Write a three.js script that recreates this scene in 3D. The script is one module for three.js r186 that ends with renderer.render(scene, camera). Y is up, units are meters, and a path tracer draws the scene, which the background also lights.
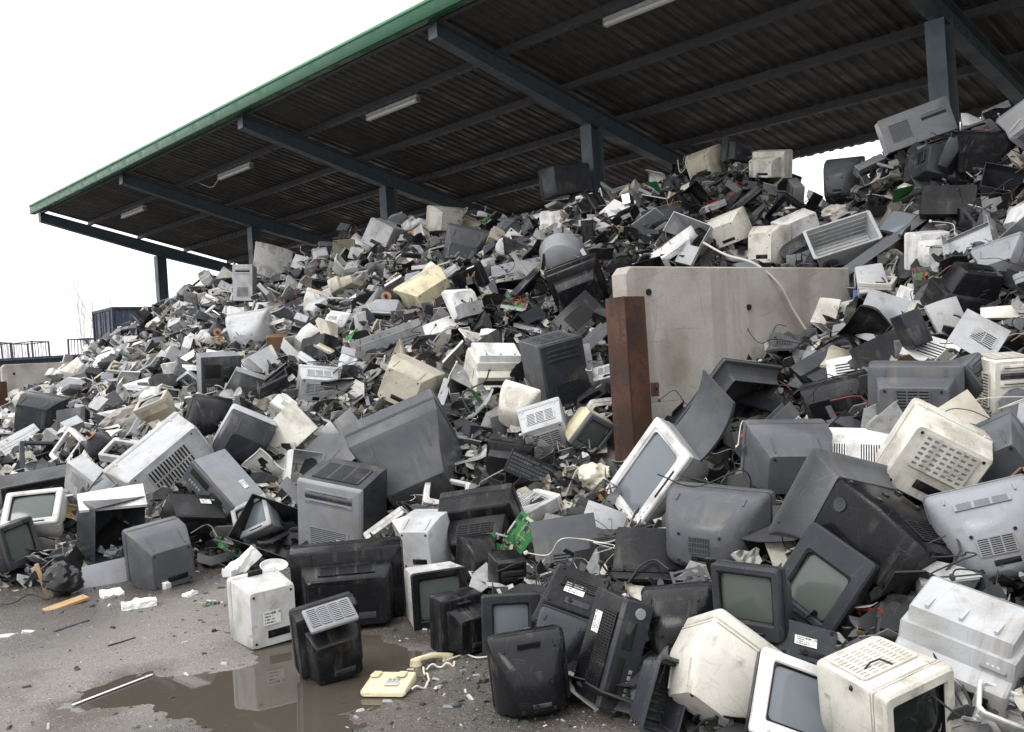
import * as THREE from 'three';
import { mergeGeometries, toCreasedNormals } from 'three/addons/utils/BufferGeometryUtils.js';

/* ------------------------------------------------ camera, sky, sun, exposure */
const scene = new THREE.Scene();
const FOCAL = 946, EYE = 1.65, ROLL = -0.0639, PITCH = -0.0028;
const camera = new THREE.PerspectiveCamera(2 * Math.atan(366 / FOCAL) * 180 / Math.PI, 1024 / 732, 0.1, 1500);
camera.rotation.order = 'YXZ';
camera.position.set(0, EYE, 0);
camera.rotation.set(PITCH, 0, ROLL);
camera.updateMatrixWorld();
const renderer = new THREE.WebGLRenderer({ antialias: true });
renderer.setSize(1024, 732);
renderer.toneMapping = THREE.LinearToneMapping;
renderer.toneMappingExposure = 1.34;
renderer.shadowMap.enabled = true;
{ // flat white overcast sky, a little brighter overhead
  const w = 64, h = 32, d = new Float32Array(w * h * 4);
  for (let j = 0; j < h; j++) for (let i = 0; i < w; i++) {
    const el = ((j + .5) / h - .5) * Math.PI, s = Math.max(0, Math.sin(el)), L = 1.12 + 0.55 * s, k = (j * w + i) * 4;
    d[k] = L * .99; d[k + 1] = L; d[k + 2] = L * 1.025; d[k + 3] = 1;
  }
  const t = new THREE.DataTexture(d, w, h, THREE.RGBAFormat, THREE.FloatType);
  t.mapping = THREE.EquirectangularReflectionMapping; t.magFilter = THREE.LinearFilter; t.minFilter = THREE.LinearFilter; t.needsUpdate = true;
  scene.background = t; scene.environment = t;
}
const sun = new THREE.DirectionalLight(0xfff9f2, 1.1);
sun.position.set(-26, 40, 16); sun.target.position.set(0, 0, -10);
sun.castShadow = true; sun.shadow.radius = 45; sun.shadow.mapSize.set(2048, 2048);
Object.assign(sun.shadow.camera, { left: -35, right: 35, top: 35, bottom: -35, near: 1, far: 120 });
scene.add(sun, sun.target);

/* ------------------------------------------------ helpers */
const R = a => a * Math.PI / 180;
const V = (x, y, z) => new THREE.Vector3(x, y, z);
const lerp = (a, b, t) => a + (b - a) * t, clamp = (x, a = 0, b = 1) => Math.min(b, Math.max(a, x));
const sstep = (a, b, x) => { const t = clamp((x - a) / (b - a)); return t * t * (3 - 2 * t); };
function rng(seed) { let s = seed >>> 0; return () => { s = (s + 0x6D2B79F5) >>> 0; let t = s; t = Math.imul(t ^ (t >>> 15), t | 1); t ^= t + Math.imul(t ^ (t >>> 7), t | 61); return ((t ^ (t >>> 14)) >>> 0) / 4294967296; }; }
const hashStr = s => { let h = 2166136261; for (let i = 0; i < s.length; i++) h = Math.imul(h ^ s.charCodeAt(i), 16777619); return h >>> 0; };
const rnd = rng(20240611);
const rr = (a, b, f = rnd) => a + (b - a) * f();
const pick = (a, f = rnd) => a[Math.floor(f() * a.length)];
const interp = (tab, x) => { if (x <= tab[0][0]) return tab[0][1]; for (let i = 1; i < tab.length; i++) if (x <= tab[i][0]) return lerp(tab[i - 1][1], tab[i][1], (x - tab[i - 1][0]) / (tab[i][0] - tab[i - 1][0])); return tab[tab.length - 1][1]; };
const hash2 = (i, j, s = 0) => { let h = Math.imul(i, 374761393) ^ Math.imul(j, 668265263) ^ Math.imul(s + 11, 2246822519); h = Math.imul(h ^ (h >>> 13), 1274126177); return ((h ^ (h >>> 16)) >>> 0) / 4294967296; };
const vnoise = (x, y, s = 0) => { const i = Math.floor(x), j = Math.floor(y), u = x - i, v = y - j, a = u * u * (3 - 2 * u), b = v * v * (3 - 2 * v); return lerp(lerp(hash2(i, j, s), hash2(i + 1, j, s), a), lerp(hash2(i, j + 1, s), hash2(i + 1, j + 1, s), a), b); };
const fbm = (x, y, o = 4, s = 0) => { let a = .5, r = 0, n = 0; for (let k = 0; k < o; k++) { r += a * vnoise(x, y, s + k); n += a; a *= .5; x *= 2.03; y *= 2.03; } return r / n; };

const used = new Map();
const numbered = n => { const k = used.get(n) || 0; used.set(n, k + 1); return k ? n + '_' + String(k).padStart(3, '0') : n; };
function tag(o, label, category, group, kind) { if (label) o.userData.label = label; if (category) o.userData.category = category; if (group) o.userData.group = group; if (kind) o.userData.kind = kind; return o; }
function thing(name, label, category, pos, group) { const g = new THREE.Group(); g.name = numbered(name); if (pos) g.position.copy(pos); tag(g, label, category, group); scene.add(g); return g; }

/* geometry: finish() drops uv, creases the normals, lays uv in metres by dominant face direction */
let WARP = null;
function finish(g, crease = .62) {
  if (Array.isArray(g)) {
    g = g.map(q => { const p = q.index ? q.toNonIndexed() : q; for (const a of Object.keys(p.attributes)) if (a !== 'position') p.deleteAttribute(a); return p; });
    g = g.length > 1 ? mergeGeometries(g) : g[0];
  } else { if (g.index) g = g.toNonIndexed(); for (const a of Object.keys(g.attributes)) if (a !== 'position') g.deleteAttribute(a); }
  const p = g.attributes.position;
  if (WARP) { const v = V(); for (let i = 0; i < p.count; i++) { v.fromBufferAttribute(p, i); WARP(v); p.setXYZ(i, v.x, v.y, v.z); } }
  g = toCreasedNormals(g, crease);
  const q = g.attributes.position, uv = new Float32Array(q.count * 2), a = V(), b = V(), c = V(), n = V(), e = V();
  const ox = hash2(q.count, Math.round(q.getX(0) * 977), 5) * 7, oy = hash2(q.count, Math.round(q.getY(0) * 991), 6) * 7;
  for (let i = 0; i < q.count; i += 3) {
    a.fromBufferAttribute(q, i); b.fromBufferAttribute(q, i + 1); c.fromBufferAttribute(q, i + 2);
    n.crossVectors(e.subVectors(b, a), V().subVectors(c, a)); const X = Math.abs(n.x), Y = Math.abs(n.y), Z = Math.abs(n.z);
    [a, b, c].forEach((v, k) => { const [s, t] = X > Y && X > Z ? [v.z, v.y] : Y > Z ? [v.x, v.z] : [v.x, v.y]; uv[(i + k) * 2] = s + ox; uv[(i + k) * 2 + 1] = t + oy; });
  }
  g.setAttribute('uv', new THREE.BufferAttribute(uv, 2));
  return g;
}
/* prototypes share geometry: while CK is set, every part's geometry is cached under it */
let CK = null, CN = 0; const GC = new Map();
function part(name, fn, mat, parent, crease) {
  const key = CK && CK + '|' + CN++; let g = key && GC.get(key);
  if (!g) { g = finish(typeof fn === 'function' ? fn() : fn, crease); if (key) GC.set(key, g); }
  const m = new THREE.Mesh(g, mat); m.name = name; m.castShadow = m.receiveShadow = true; parent.add(m); return m;
}
function solo(name, geo, mat, label, category, group, kind, crease) { const m = part(numbered(name), geo, mat, scene, crease); return tag(m, label, category, group, kind); }
const B = (w, h, d, x = 0, y = 0, z = 0) => new THREE.BoxGeometry(w, h, d).translate(x, y, z);
const cyl = (r0, r1, h, x = 0, y = 0, z = 0, n = 10) => new THREE.CylinderGeometry(r0, r1, h, n).translate(x, y, z);
function ringPts(w, h, r, n) {
  r = Math.max(0, Math.min(r, w / 2 - 1e-4, h / 2 - 1e-4)); const o = [];
  for (let c = 0; c < 4; c++) { const cx = (c === 0 || c === 3 ? 1 : -1) * (w / 2 - r), cy = (c < 2 ? 1 : -1) * (h / 2 - r);
    if (n === 0) o.push([cx + (c === 0 || c === 3 ? r : -r), cy + (c < 2 ? r : -r)]);
    else for (let k = 0; k <= n; k++) { const a = (c + k / n) * Math.PI / 2; o.push([cx + r * Math.cos(a), cy + r * Math.sin(a)]); } }
  return o;
}
/* loft of rounded rectangles: sections {z,w,h,x,y,r} front to back; closed at both ends */
function loft(secs, n = 1) {
  const P = [], rings = secs.map(s => ringPts(s.w, s.h, s.r ?? .01, n).map(([x, y]) => [x + (s.x || 0), y + (s.y || 0), s.z])), m = rings[0].length;
  const tri = (a, b, c) => P.push(...a, ...b, ...c);
  for (let i = 0; i + 1 < rings.length; i++) for (let k = 0; k < m; k++) { const a = rings[i][k], b = rings[i][(k + 1) % m], c = rings[i + 1][k], d = rings[i + 1][(k + 1) % m]; tri(a, c, b); tri(b, c, d); }
  const cap = (r, f) => { const c = [0, 1, 2].map(i => r.reduce((s, p) => s + p[i], 0) / m); for (let k = 0; k < m; k++) f ? tri(c, r[k], r[(k + 1) % m]) : tri(c, r[(k + 1) % m], r[k]); };
  cap(rings[0], true); cap(rings[rings.length - 1], false);
  const g = new THREE.BufferGeometry(); g.setAttribute('position', new THREE.Float32BufferAttribute(P, 3)); return g;
}
const CB = (w, h, d, x = 0, y = 0, z = 0, c = .006) => { c = Math.min(c, w / 3, h / 3, d / 3); return loft([{ z: d / 2, w: w - 2 * c, h: h - 2 * c, r: c }, { z: d / 2 - c, w, h, r: c }, { z: -d / 2 + c, w, h, r: c }, { z: -d / 2, w: w - 2 * c, h: h - 2 * c, r: c }], 1).translate(x, y, z); };
/* open tub: sections front (open) to back (closed), wall thickness t */
function tub(secs, t, n = 1) {
  const inn = secs.map((s, i) => ({ ...s, w: s.w - 2 * t, h: s.h - 2 * t, z: s.z + (i === secs.length - 1 ? t : 0) })).reverse();
  return loft([...inn, ...secs], n);
}
function rectShape(w, h, r) { const s = new THREE.Shape(); ringPts(w, h, r, 2).forEach(([x, y], i) => i ? s.lineTo(x, y) : s.moveTo(x, y)); return s; }
function ringFrame(w, h, d, iw, ih, r, ir, oy = 0, bev = .006) { // extruded frame with a hole, front at z=0
  const s = rectShape(w - 2 * bev, h - 2 * bev, r), hole = new THREE.Path(); ringPts(iw, ih, ir, 2).reverse().forEach(([x, y], i) => i ? hole.lineTo(x, y + oy) : hole.moveTo(x, y + oy)); s.holes.push(hole);
  return new THREE.ExtrudeGeometry(s, { depth: d - 2 * bev, bevelEnabled: true, bevelThickness: bev, bevelSize: bev, bevelSegments: 1, curveSegments: 1 }).translate(0, 0, -d + bev);
}
function bulge(w, h, b, n = 6) { const g = new THREE.PlaneGeometry(w, h, n, n), p = g.attributes.position; for (let i = 0; i < p.count; i++) { const x = p.getX(i) / w * 2, y = p.getY(i) / h * 2; p.setZ(i, b * (1 - .5 * x * x - .5 * y * y)); } return g; }
const place = (g, m) => g.applyMatrix4(m);
const mat4 = (pos, nrm, up) => { const z = nrm.clone().normalize(), x = V().crossVectors(up, z).normalize(), y = V().crossVectors(z, x); return new THREE.Matrix4().makeBasis(x, y, z).setPosition(pos); };
/* a face of a loft between sections i and i+1 */
function face(secs, i, side) {
  const a = secs[i], b = secs[i + 1], ax = a.x || 0, ay = a.y || 0, bx = b.x || 0, by = b.y || 0;
  if (side === 'back') { const s = secs[secs.length - 1]; return { m: mat4(V(s.x || 0, s.y || 0, s.z), V(0, 0, -1), V(0, 1, 0)), w: s.w, h: s.h }; }
  const sgn = side === 'top' || side === 'right' ? 1 : -1;
  if (side === 'top' || side === 'bottom') { const p = V(ax, ay + sgn * a.h / 2, a.z), q = V(bx, by + sgn * b.h / 2, b.z), d = V().subVectors(q, p); return { m: mat4(p.clone().lerp(q, .5), V(0, -d.z * sgn, d.y * sgn), d.clone().negate().normalize()), w: Math.min(a.w, b.w), h: d.length() }; }
  const p = V(ax + sgn * a.w / 2, ay, a.z), q = V(bx + sgn * b.w / 2, by, b.z), d = V().subVectors(q, p);
  return { m: mat4(p.clone().lerp(q, .5), V(-d.z * sgn, 0, d.x * sgn), V(0, 1, 0)), w: d.length(), h: Math.min(a.h, b.h) };
}
function tube(pts, r, seg = 24, rad = 5) { return new THREE.TubeGeometry(new THREE.CatmullRomCurve3(pts), seg, r, rad); }

/* ------------------------------------------------ textures */
const TS = 512;
function tileNoise(period, oct, seed) { // tileable fbm field TS x TS in 0..1
  const f = new Float32Array(TS * TS); let amp = .5, tot = 0;
  for (let o = 0; o < oct; o++, period *= 2, amp *= .5) { tot += amp;
    for (let j = 0; j < TS; j++) { const y = j / TS * period, y0 = Math.floor(y), v = y - y0, b = v * v * (3 - 2 * v);
      for (let i = 0; i < TS; i++) { const x = i / TS * period, x0 = Math.floor(x), u = x - x0, a = u * u * (3 - 2 * u), x1 = (x0 + 1) % period, y1 = (y0 + 1) % period;
        f[j * TS + i] += amp * lerp(lerp(hash2(x0, y0, seed + o), hash2(x1, y0, seed + o), a), lerp(hash2(x0, y1, seed + o), hash2(x1, y1, seed + o), a), b); } } }
  for (let i = 0; i < f.length; i++) f[i] /= tot; return f;
}
const NA = tileNoise(4, 6, 1), NB = tileNoise(12, 5, 40), NF = tileNoise(128, 2, 80);
const SC = new Float32Array(TS * TS); { const f = rng(5); // fine scratches and specks
  for (let k = 0; k < 150; k++) { let x = f() * TS, y = f() * TS, a = f() * 6.28, L = 10 + f() * 90, s = .2 + f() * .8; for (let t = 0; t < L; t++) { x += Math.cos(a); y += Math.sin(a); a += (f() - .5) * .06; SC[((y | 0) & 511) * TS + ((x | 0) & 511)] = s; } }
  for (let k = 0; k < 700; k++) { const x = f() * TS | 0, y = f() * TS | 0, s = f(), r = f() < .2 ? 2 : 1; for (let a = 0; a < r; a++) for (let b = 0; b < r; b++) SC[((y + a) & 511) * TS + ((x + b) & 511)] = s; } }
const S8 = v => { v = clamp(v); return Math.round(255 * (v <= .0031308 ? v * 12.92 : 1.055 * Math.pow(v, 1 / 2.4) - .055)); };
function tex(fn, srgb = true, rep = 1, size = TS) { const d = new Uint8Array(size * size * 4); for (let k = 0; k < size * size; k++) { const c = fn(k); d[k * 4] = srgb ? S8(c[0]) : 255 * clamp(c[0]); d[k * 4 + 1] = srgb ? S8(c[1]) : 255 * clamp(c[1]); d[k * 4 + 2] = srgb ? S8(c[2]) : 255 * clamp(c[2]); d[k * 4 + 3] = 255; }
  const t = new THREE.DataTexture(d, size, size); t.wrapS = t.wrapT = THREE.RepeatWrapping; t.magFilter = THREE.LinearFilter; t.minFilter = THREE.LinearMipmapLinearFilter; t.generateMipmaps = true; if (srgb) t.colorSpace = THREE.SRGBColorSpace; t.repeat.set(rep, rep); t.needsUpdate = true; return t; }
const mix3 = (a, b, t) => [lerp(a[0], b[0], t), lerp(a[1], b[1], t), lerp(a[2], b[2], t)];
const bumpTex = tex(k => { const v = .5 + (NF[k] - .5) * .6 + (NB[k] - .5) * .15 - SC[k] * .2; return [v, v, v]; }, false, 1.3);
const roughTex = tex(k => { const v = .55 + (NA[k] - .5) * .9 + SC[k] * .2; return [v, clamp(v, .25, 1), v]; }, false, 1.1);
/* plastic: dull base, brown grime on the pale ones, pale dust and scuffs on the dark ones */
function plastic(c, grime, seed, rough = .62, metal = 0) {
  const lum = c[0] * .3 + c[1] * .6 + c[2] * .1, dark = lum < .16, off = seed * 7919;
  const map = tex(k => { const a = NA[(k + off) % (TS * TS)], b = NB[(k + off * 3) % (TS * TS)], f = NF[k], s = SC[(k + off) % (TS * TS)];
    let v = c.map(x => x * (.86 + .28 * b)); 
    if (dark) { v = mix3(v, [.20, .19, .17], clamp((a - .52) * 2.2) * grime * .34 * (.3 + f)); v = mix3(v, [.42, .42, .40], s * (.06 + .22 * grime) * (b > .46 ? 1 : .2)); }
    else { v = mix3(v, [.17, .145, .11], clamp((a - .47) * 2.4) * grime * (.45 + .8 * f)); v = mix3(v, [.09, .08, .07], s * .5 * grime); if (b > .66) v = mix3(v, [.12, .10, .08], (b - .66) * 3 * grime); }
    const run = NB[((k >> 12) * TS + (k & 511) + off) % (TS * TS)], blot = NA[(k + off * 5) % (TS * TS)]; if (run > .6 && blot > .42) v = mix3(v, dark ? [.17, .155, .13] : [.20, .165, .12], Math.min(.5, (run - .6) * 3.2) * grime * clamp((blot - .42) * 6)); // grime runs
    return v; }, true, 1.15 + (seed % 5) * .12);
  return new THREE.MeshPhysicalMaterial({ specularIntensity: dark ? .4 : .65, map, roughness: rough, roughnessMap: roughTex, metalness: metal, bumpMap: bumpTex, bumpScale: .0007 });
}
const plain = (c, rough = .6, metal = 0, extra = {}) => new THREE.MeshStandardMaterial({ color: new THREE.Color().setRGB(...c), roughness: rough, metalness: metal, ...extra });
const T = {
  white: plastic([.68, .68, .67], .9, 1), cream: plastic([.62, .60, .535], .9, 2), beige: plastic([.44, .405, .33], .9, 3), yellow: plastic([.55, .495, .33], .85, 4),
  pale: plastic([.54, .54, .525], .9, 13), lgrey: plastic([.42, .43, .44], .75, 5), mgrey: plastic([.24, .25, .27], .6, 6), slate: plastic([.088, .092, .101], .75, 7), dgrey: plastic([.034, .036, .042], .7, 8),
  black: plastic([.009, .0092, .011], .6, 9, .5), brown: plastic([.13, .075, .04], .6, 10), blue: plastic([.06, .13, .30], .5, 11), silver: plastic([.50, .51, .52], .7, 12, .5, .35),
};
const TONE = { pale: 'pale grey', white: 'white', cream: 'cream', beige: 'dirty beige', yellow: 'yellowed', lgrey: 'light grey', mgrey: 'mid grey', slate: 'slate grey', dgrey: 'charcoal', black: 'black', brown: 'brown', blue: 'blue', silver: 'silvery metal' };
const M = {
  hole: plain([.006, .006, .007], .9), glass: new THREE.MeshStandardMaterial({ color: new THREE.Color().setRGB(.085, .098, .09), roughness: .12, roughnessMap: null }), glassB: plain([.15, .17, .19], .1), glassD: plain([.018, .022, .02], .07),
  cable: plain([.02, .02, .022], .6), cableW: plain([.6, .58, .5], .6), cableR: plain([.28, .03, .02], .6), copper: plain([.26, .14, .08], .5, .5),
  pcb: plastic([.045, .20, .07], .5, 21), pcbB: plastic([.20, .12, .05], .6, 22), chip: plain([.02, .02, .02], .5), steel: plastic([.36, .37, .38], .8, 23, .5, .5),
  paper: plain([.72, .72, .70], .9), foam: plain([.82, .82, .80], .95), wood: plastic([.42, .27, .13], .6, 24, .9), gold: plain([.5, .4, .2], .5),
};
M.sticker = new THREE.MeshStandardMaterial({ roughness: .7, map: tex(k => { const x = (k & 127) / 128, y = (k >> 7) / 128; const line = Math.floor(y * 9), on = line % 2 === 1 && x > .08 && x < .5 + .42 * hash2(line, 3, 1) && hash2(Math.floor(x * 44), line, 2) > .3; const bar = y > .72 && y < .92 && x > .5 && hash2(Math.floor(x * 70), 1, 3) > .5; return on || bar ? [.08, .08, .08] : [.72, .72, .69]; }, true, 1, 128) });
/* ------------------------------------------------ layout: shed axes against world axes */
const YAW = 0.8097, SY = Math.sin(YAW), CY = Math.cos(YAW);
const toShed = (x, z) => [z * SY + x * CY, -z * CY + x * SY];          // world -> along the eaves, depth into the shed
const toWorld = (X, D) => [X * CY + D * SY, X * SY - D * CY];
const FOOT = [[-40, 5.2], [-28, 4.9], [-23, 4.3], [-16, 2.7], [-11, 2.0], [-9.2, 1.9], [-8.5, 2.6], [-7.9, 3.9], [-7.2, 4.3], [-5.4, 4.4], [-4.2, 3.7], [-3.2, 3.2], [0, 2.7], [6, 2.5]];
const CREST = [[-33, 0], [-30.5, .6], [-28.6, 3.0], [-26.5, 3.9], [-22, 4.35], [-17, 4.4], [-14.4, 4.4], [-11.2, 4.05], [-8.6, 4.2], [-7.6, 4.25], [-7.05, 4.15], [-6.5, 3.3], [-5.7, 3.4], [-4.9, 3.9], [0, 4.3], [6, 4.3]];
function heapY(x, z) {
  const [X, D] = toShed(x, z), d0 = interp(FOOT, X), top = interp(CREST, X), t = (D - d0) / (11.9 - d0);
  if (t <= 0) return -.25 * Math.min(1, -t * 4);
  let h = top * (t < 1 ? Math.pow(t, 1.08) : Math.max(0, 1 - (t - 1) * 1.5));
  const wl = clamp(1 - Math.abs(X + 4.3) / 1.3) * sstep(4, 6, D) * (1 - sstep(9, 11, D)); // hollow beside the dividing wall
  h -= .8 * wl;
  return h + (fbm(x * .9, z * .9, 3, 9) - .5) * .45 * clamp(t * 4);
}
/* ------------------------------------------------ ground */
const PUD = [[-2.58, -5.02], [-2.45, -5.3], [-2.36, -5.55], [-1.95, -5.5], [-1.78, -5.6], [-1.74, -5.9], [-1.5, -6.2], [-.9, -6.1], [-.6, -5.5], [-.48, -5.02], [-.66, -4.72], [-.82, -4.55], [-.9, -4.2], [-1.0, -3.7], [-1.45, -3.7], [-1.62, -4.4], [-1.78, -4.56], [-2.1, -4.8]];
function sdPoly(px, pz, P) { let d = 1e9, s = 1; for (let i = 0, j = P.length - 1; i < P.length; j = i++) { const ex = P[j][0] - P[i][0], ez = P[j][1] - P[i][1], wx = px - P[i][0], wz = pz - P[i][1], t = clamp((wx * ex + wz * ez) / (ex * ex + ez * ez)), bx = wx - ex * t, bz = wz - ez * t; d = Math.min(d, bx * bx + bz * bz); const c1 = pz >= P[i][1], c2 = pz < P[j][1], c3 = ex * wz > ez * wx; if ((c1 && c2 && c3) || (!c1 && !c2 && !c3)) s = -s; } return s * Math.sqrt(d); }
function groundY(x, z) {
  if (x < -9 || x > 6 || z > -1 || z < -12) return 0;
  const s = sdPoly(x, z, PUD) + (fbm(x * 3, z * 3, 4, 3) - .5) * .55 + (fbm(x * 14, z * 14, 3, 5) - .5) * .12;
  const e = Math.min(1, (9 + x) / 2, (6 - x) / 2, (-1 - z), (12 + z) / 2);
  return e * (clamp(s * .05, -.022, .012) + (fbm(x * 5, z * 5, 3, 12) - .5) * .010 + (fbm(x * 26, z * 26, 2, 14) - .5) * .0045);
}
{
  const line = (a, b, st, far) => { const o = []; for (let x = a; x <= b + 1e-6; x += st) o.push(x); let s = st, x = b; while (x < far) { s *= 1.6; x += s; o.push(x); } s = st; x = a; const q = []; while (x > -far) { s *= 1.6; x -= s; q.unshift(x); } return [...q, ...o]; };
  const xs = line(-5.2, 1.4, .028, 700), zs = line(-8, -3, .028, 700), P = new Float32Array(xs.length * zs.length * 3), I = [], uv = new Float32Array(xs.length * zs.length * 2);
  zs.forEach((z, j) => xs.forEach((x, i) => { const k = j * xs.length + i; P[k * 3] = x; P[k * 3 + 1] = groundY(x, z); P[k * 3 + 2] = z; uv[k * 2] = x; uv[k * 2 + 1] = z; if (i && j) { const a = k - xs.length - 1, b = k - xs.length, c = k - 1; I.push(a, c, b, b, c, k); } }));
  const g = new THREE.BufferGeometry(); g.setAttribute('position', new THREE.BufferAttribute(P, 3)); g.setAttribute('uv', new THREE.BufferAttribute(uv, 2)); g.setIndex(I); g.computeVertexNormals();
  const N = 1024, cm = new Uint8Array(N * N * 4), rm = new Uint8Array(N * N * 4), W = 7;
  for (let j = 0; j < N; j++) for (let i = 0; i < N; i++) {
    const k = (j * N + i) * 4, q = ((j * .5) | 0) * TS + ((i * .5) | 0), x = i / N * W, y = j / N * W, a = NA[q], b = NB[q], f = hash2(i, j, 8), st = hash2(i >> 1, j >> 1, 31), st3 = hash2(i >> 2, j >> 2, 33);
    let c = mix3([.100, .086, .072], [.20, .184, .168], clamp((a - .35) * 2.6)); c = c.map(v => v * (.66 + .34 * b + .22 * f + .14 * st));
    if (b > .56) c = mix3(c, [.075, .06, .045], clamp((b - .56) * 5) * .8); // mud film with its own outline
    if (f > .965) c = mix3(c, [.40, .39, .37], .6); else if (f < .05) c = mix3(c, [.045, .04, .035], .7);
    const wet = clamp((.60 - a) * 5 + .45), r = lerp(.85, .20, wet * .9) + (f - .5) * .2;
    for (let m = 0; m < 3; m++) { cm[k + m] = S8(c[m] * lerp(1, .72, wet)); rm[k + m] = 255 * clamp(r, .08, 1); } cm[k + 3] = rm[k + 3] = 255;
  }
  const mk = (d, s) => { const t = new THREE.DataTexture(d, N, N); t.wrapS = t.wrapT = THREE.RepeatWrapping; t.magFilter = THREE.LinearFilter; t.minFilter = THREE.LinearMipmapLinearFilter; t.generateMipmaps = true; t.repeat.set(1 / W, 1 / W); if (s) t.colorSpace = THREE.SRGBColorSpace; t.needsUpdate = true; return t; };
  const bt = tex(k => { const v = .5 + (NF[k] - .5) * .9 + (hash2(k & 511, k >> 9, 4) - .5) * .35; return [v, v, v]; }, false, 1.1);
  const m = new THREE.Mesh(g, new THREE.MeshStandardMaterial({ map: mk(cm, true), roughnessMap: mk(rm, false), roughness: 1, bumpMap: bt, bumpScale: .006 }));
  m.name = 'ground'; m.receiveShadow = true; tag(m, 'wet dirty concrete yard in front of the scrap heap', 'ground', null, 'structure'); scene.add(m);
  const wg = new THREE.ShapeGeometry(new THREE.Shape([[-3.6, 2.6], [.9, 2.6], [.9, 6.8], [-3.6, 6.8]].map(p => new THREE.Vector2(...p)))).rotateX(-Math.PI / 2).translate(0, -.0045, 0);
  const wm = new THREE.Mesh(wg, new THREE.MeshPhysicalMaterial({ color: new THREE.Color().setRGB(.12, .102, .082), roughness: .025, ior: 1.33, transmission: .4, thickness: 0 }));
  wm.name = 'puddle_water'; wm.receiveShadow = true; tag(wm, 'shallow muddy brown puddle on the yard', 'puddle', null, 'structure'); scene.add(wm);
}
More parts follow.
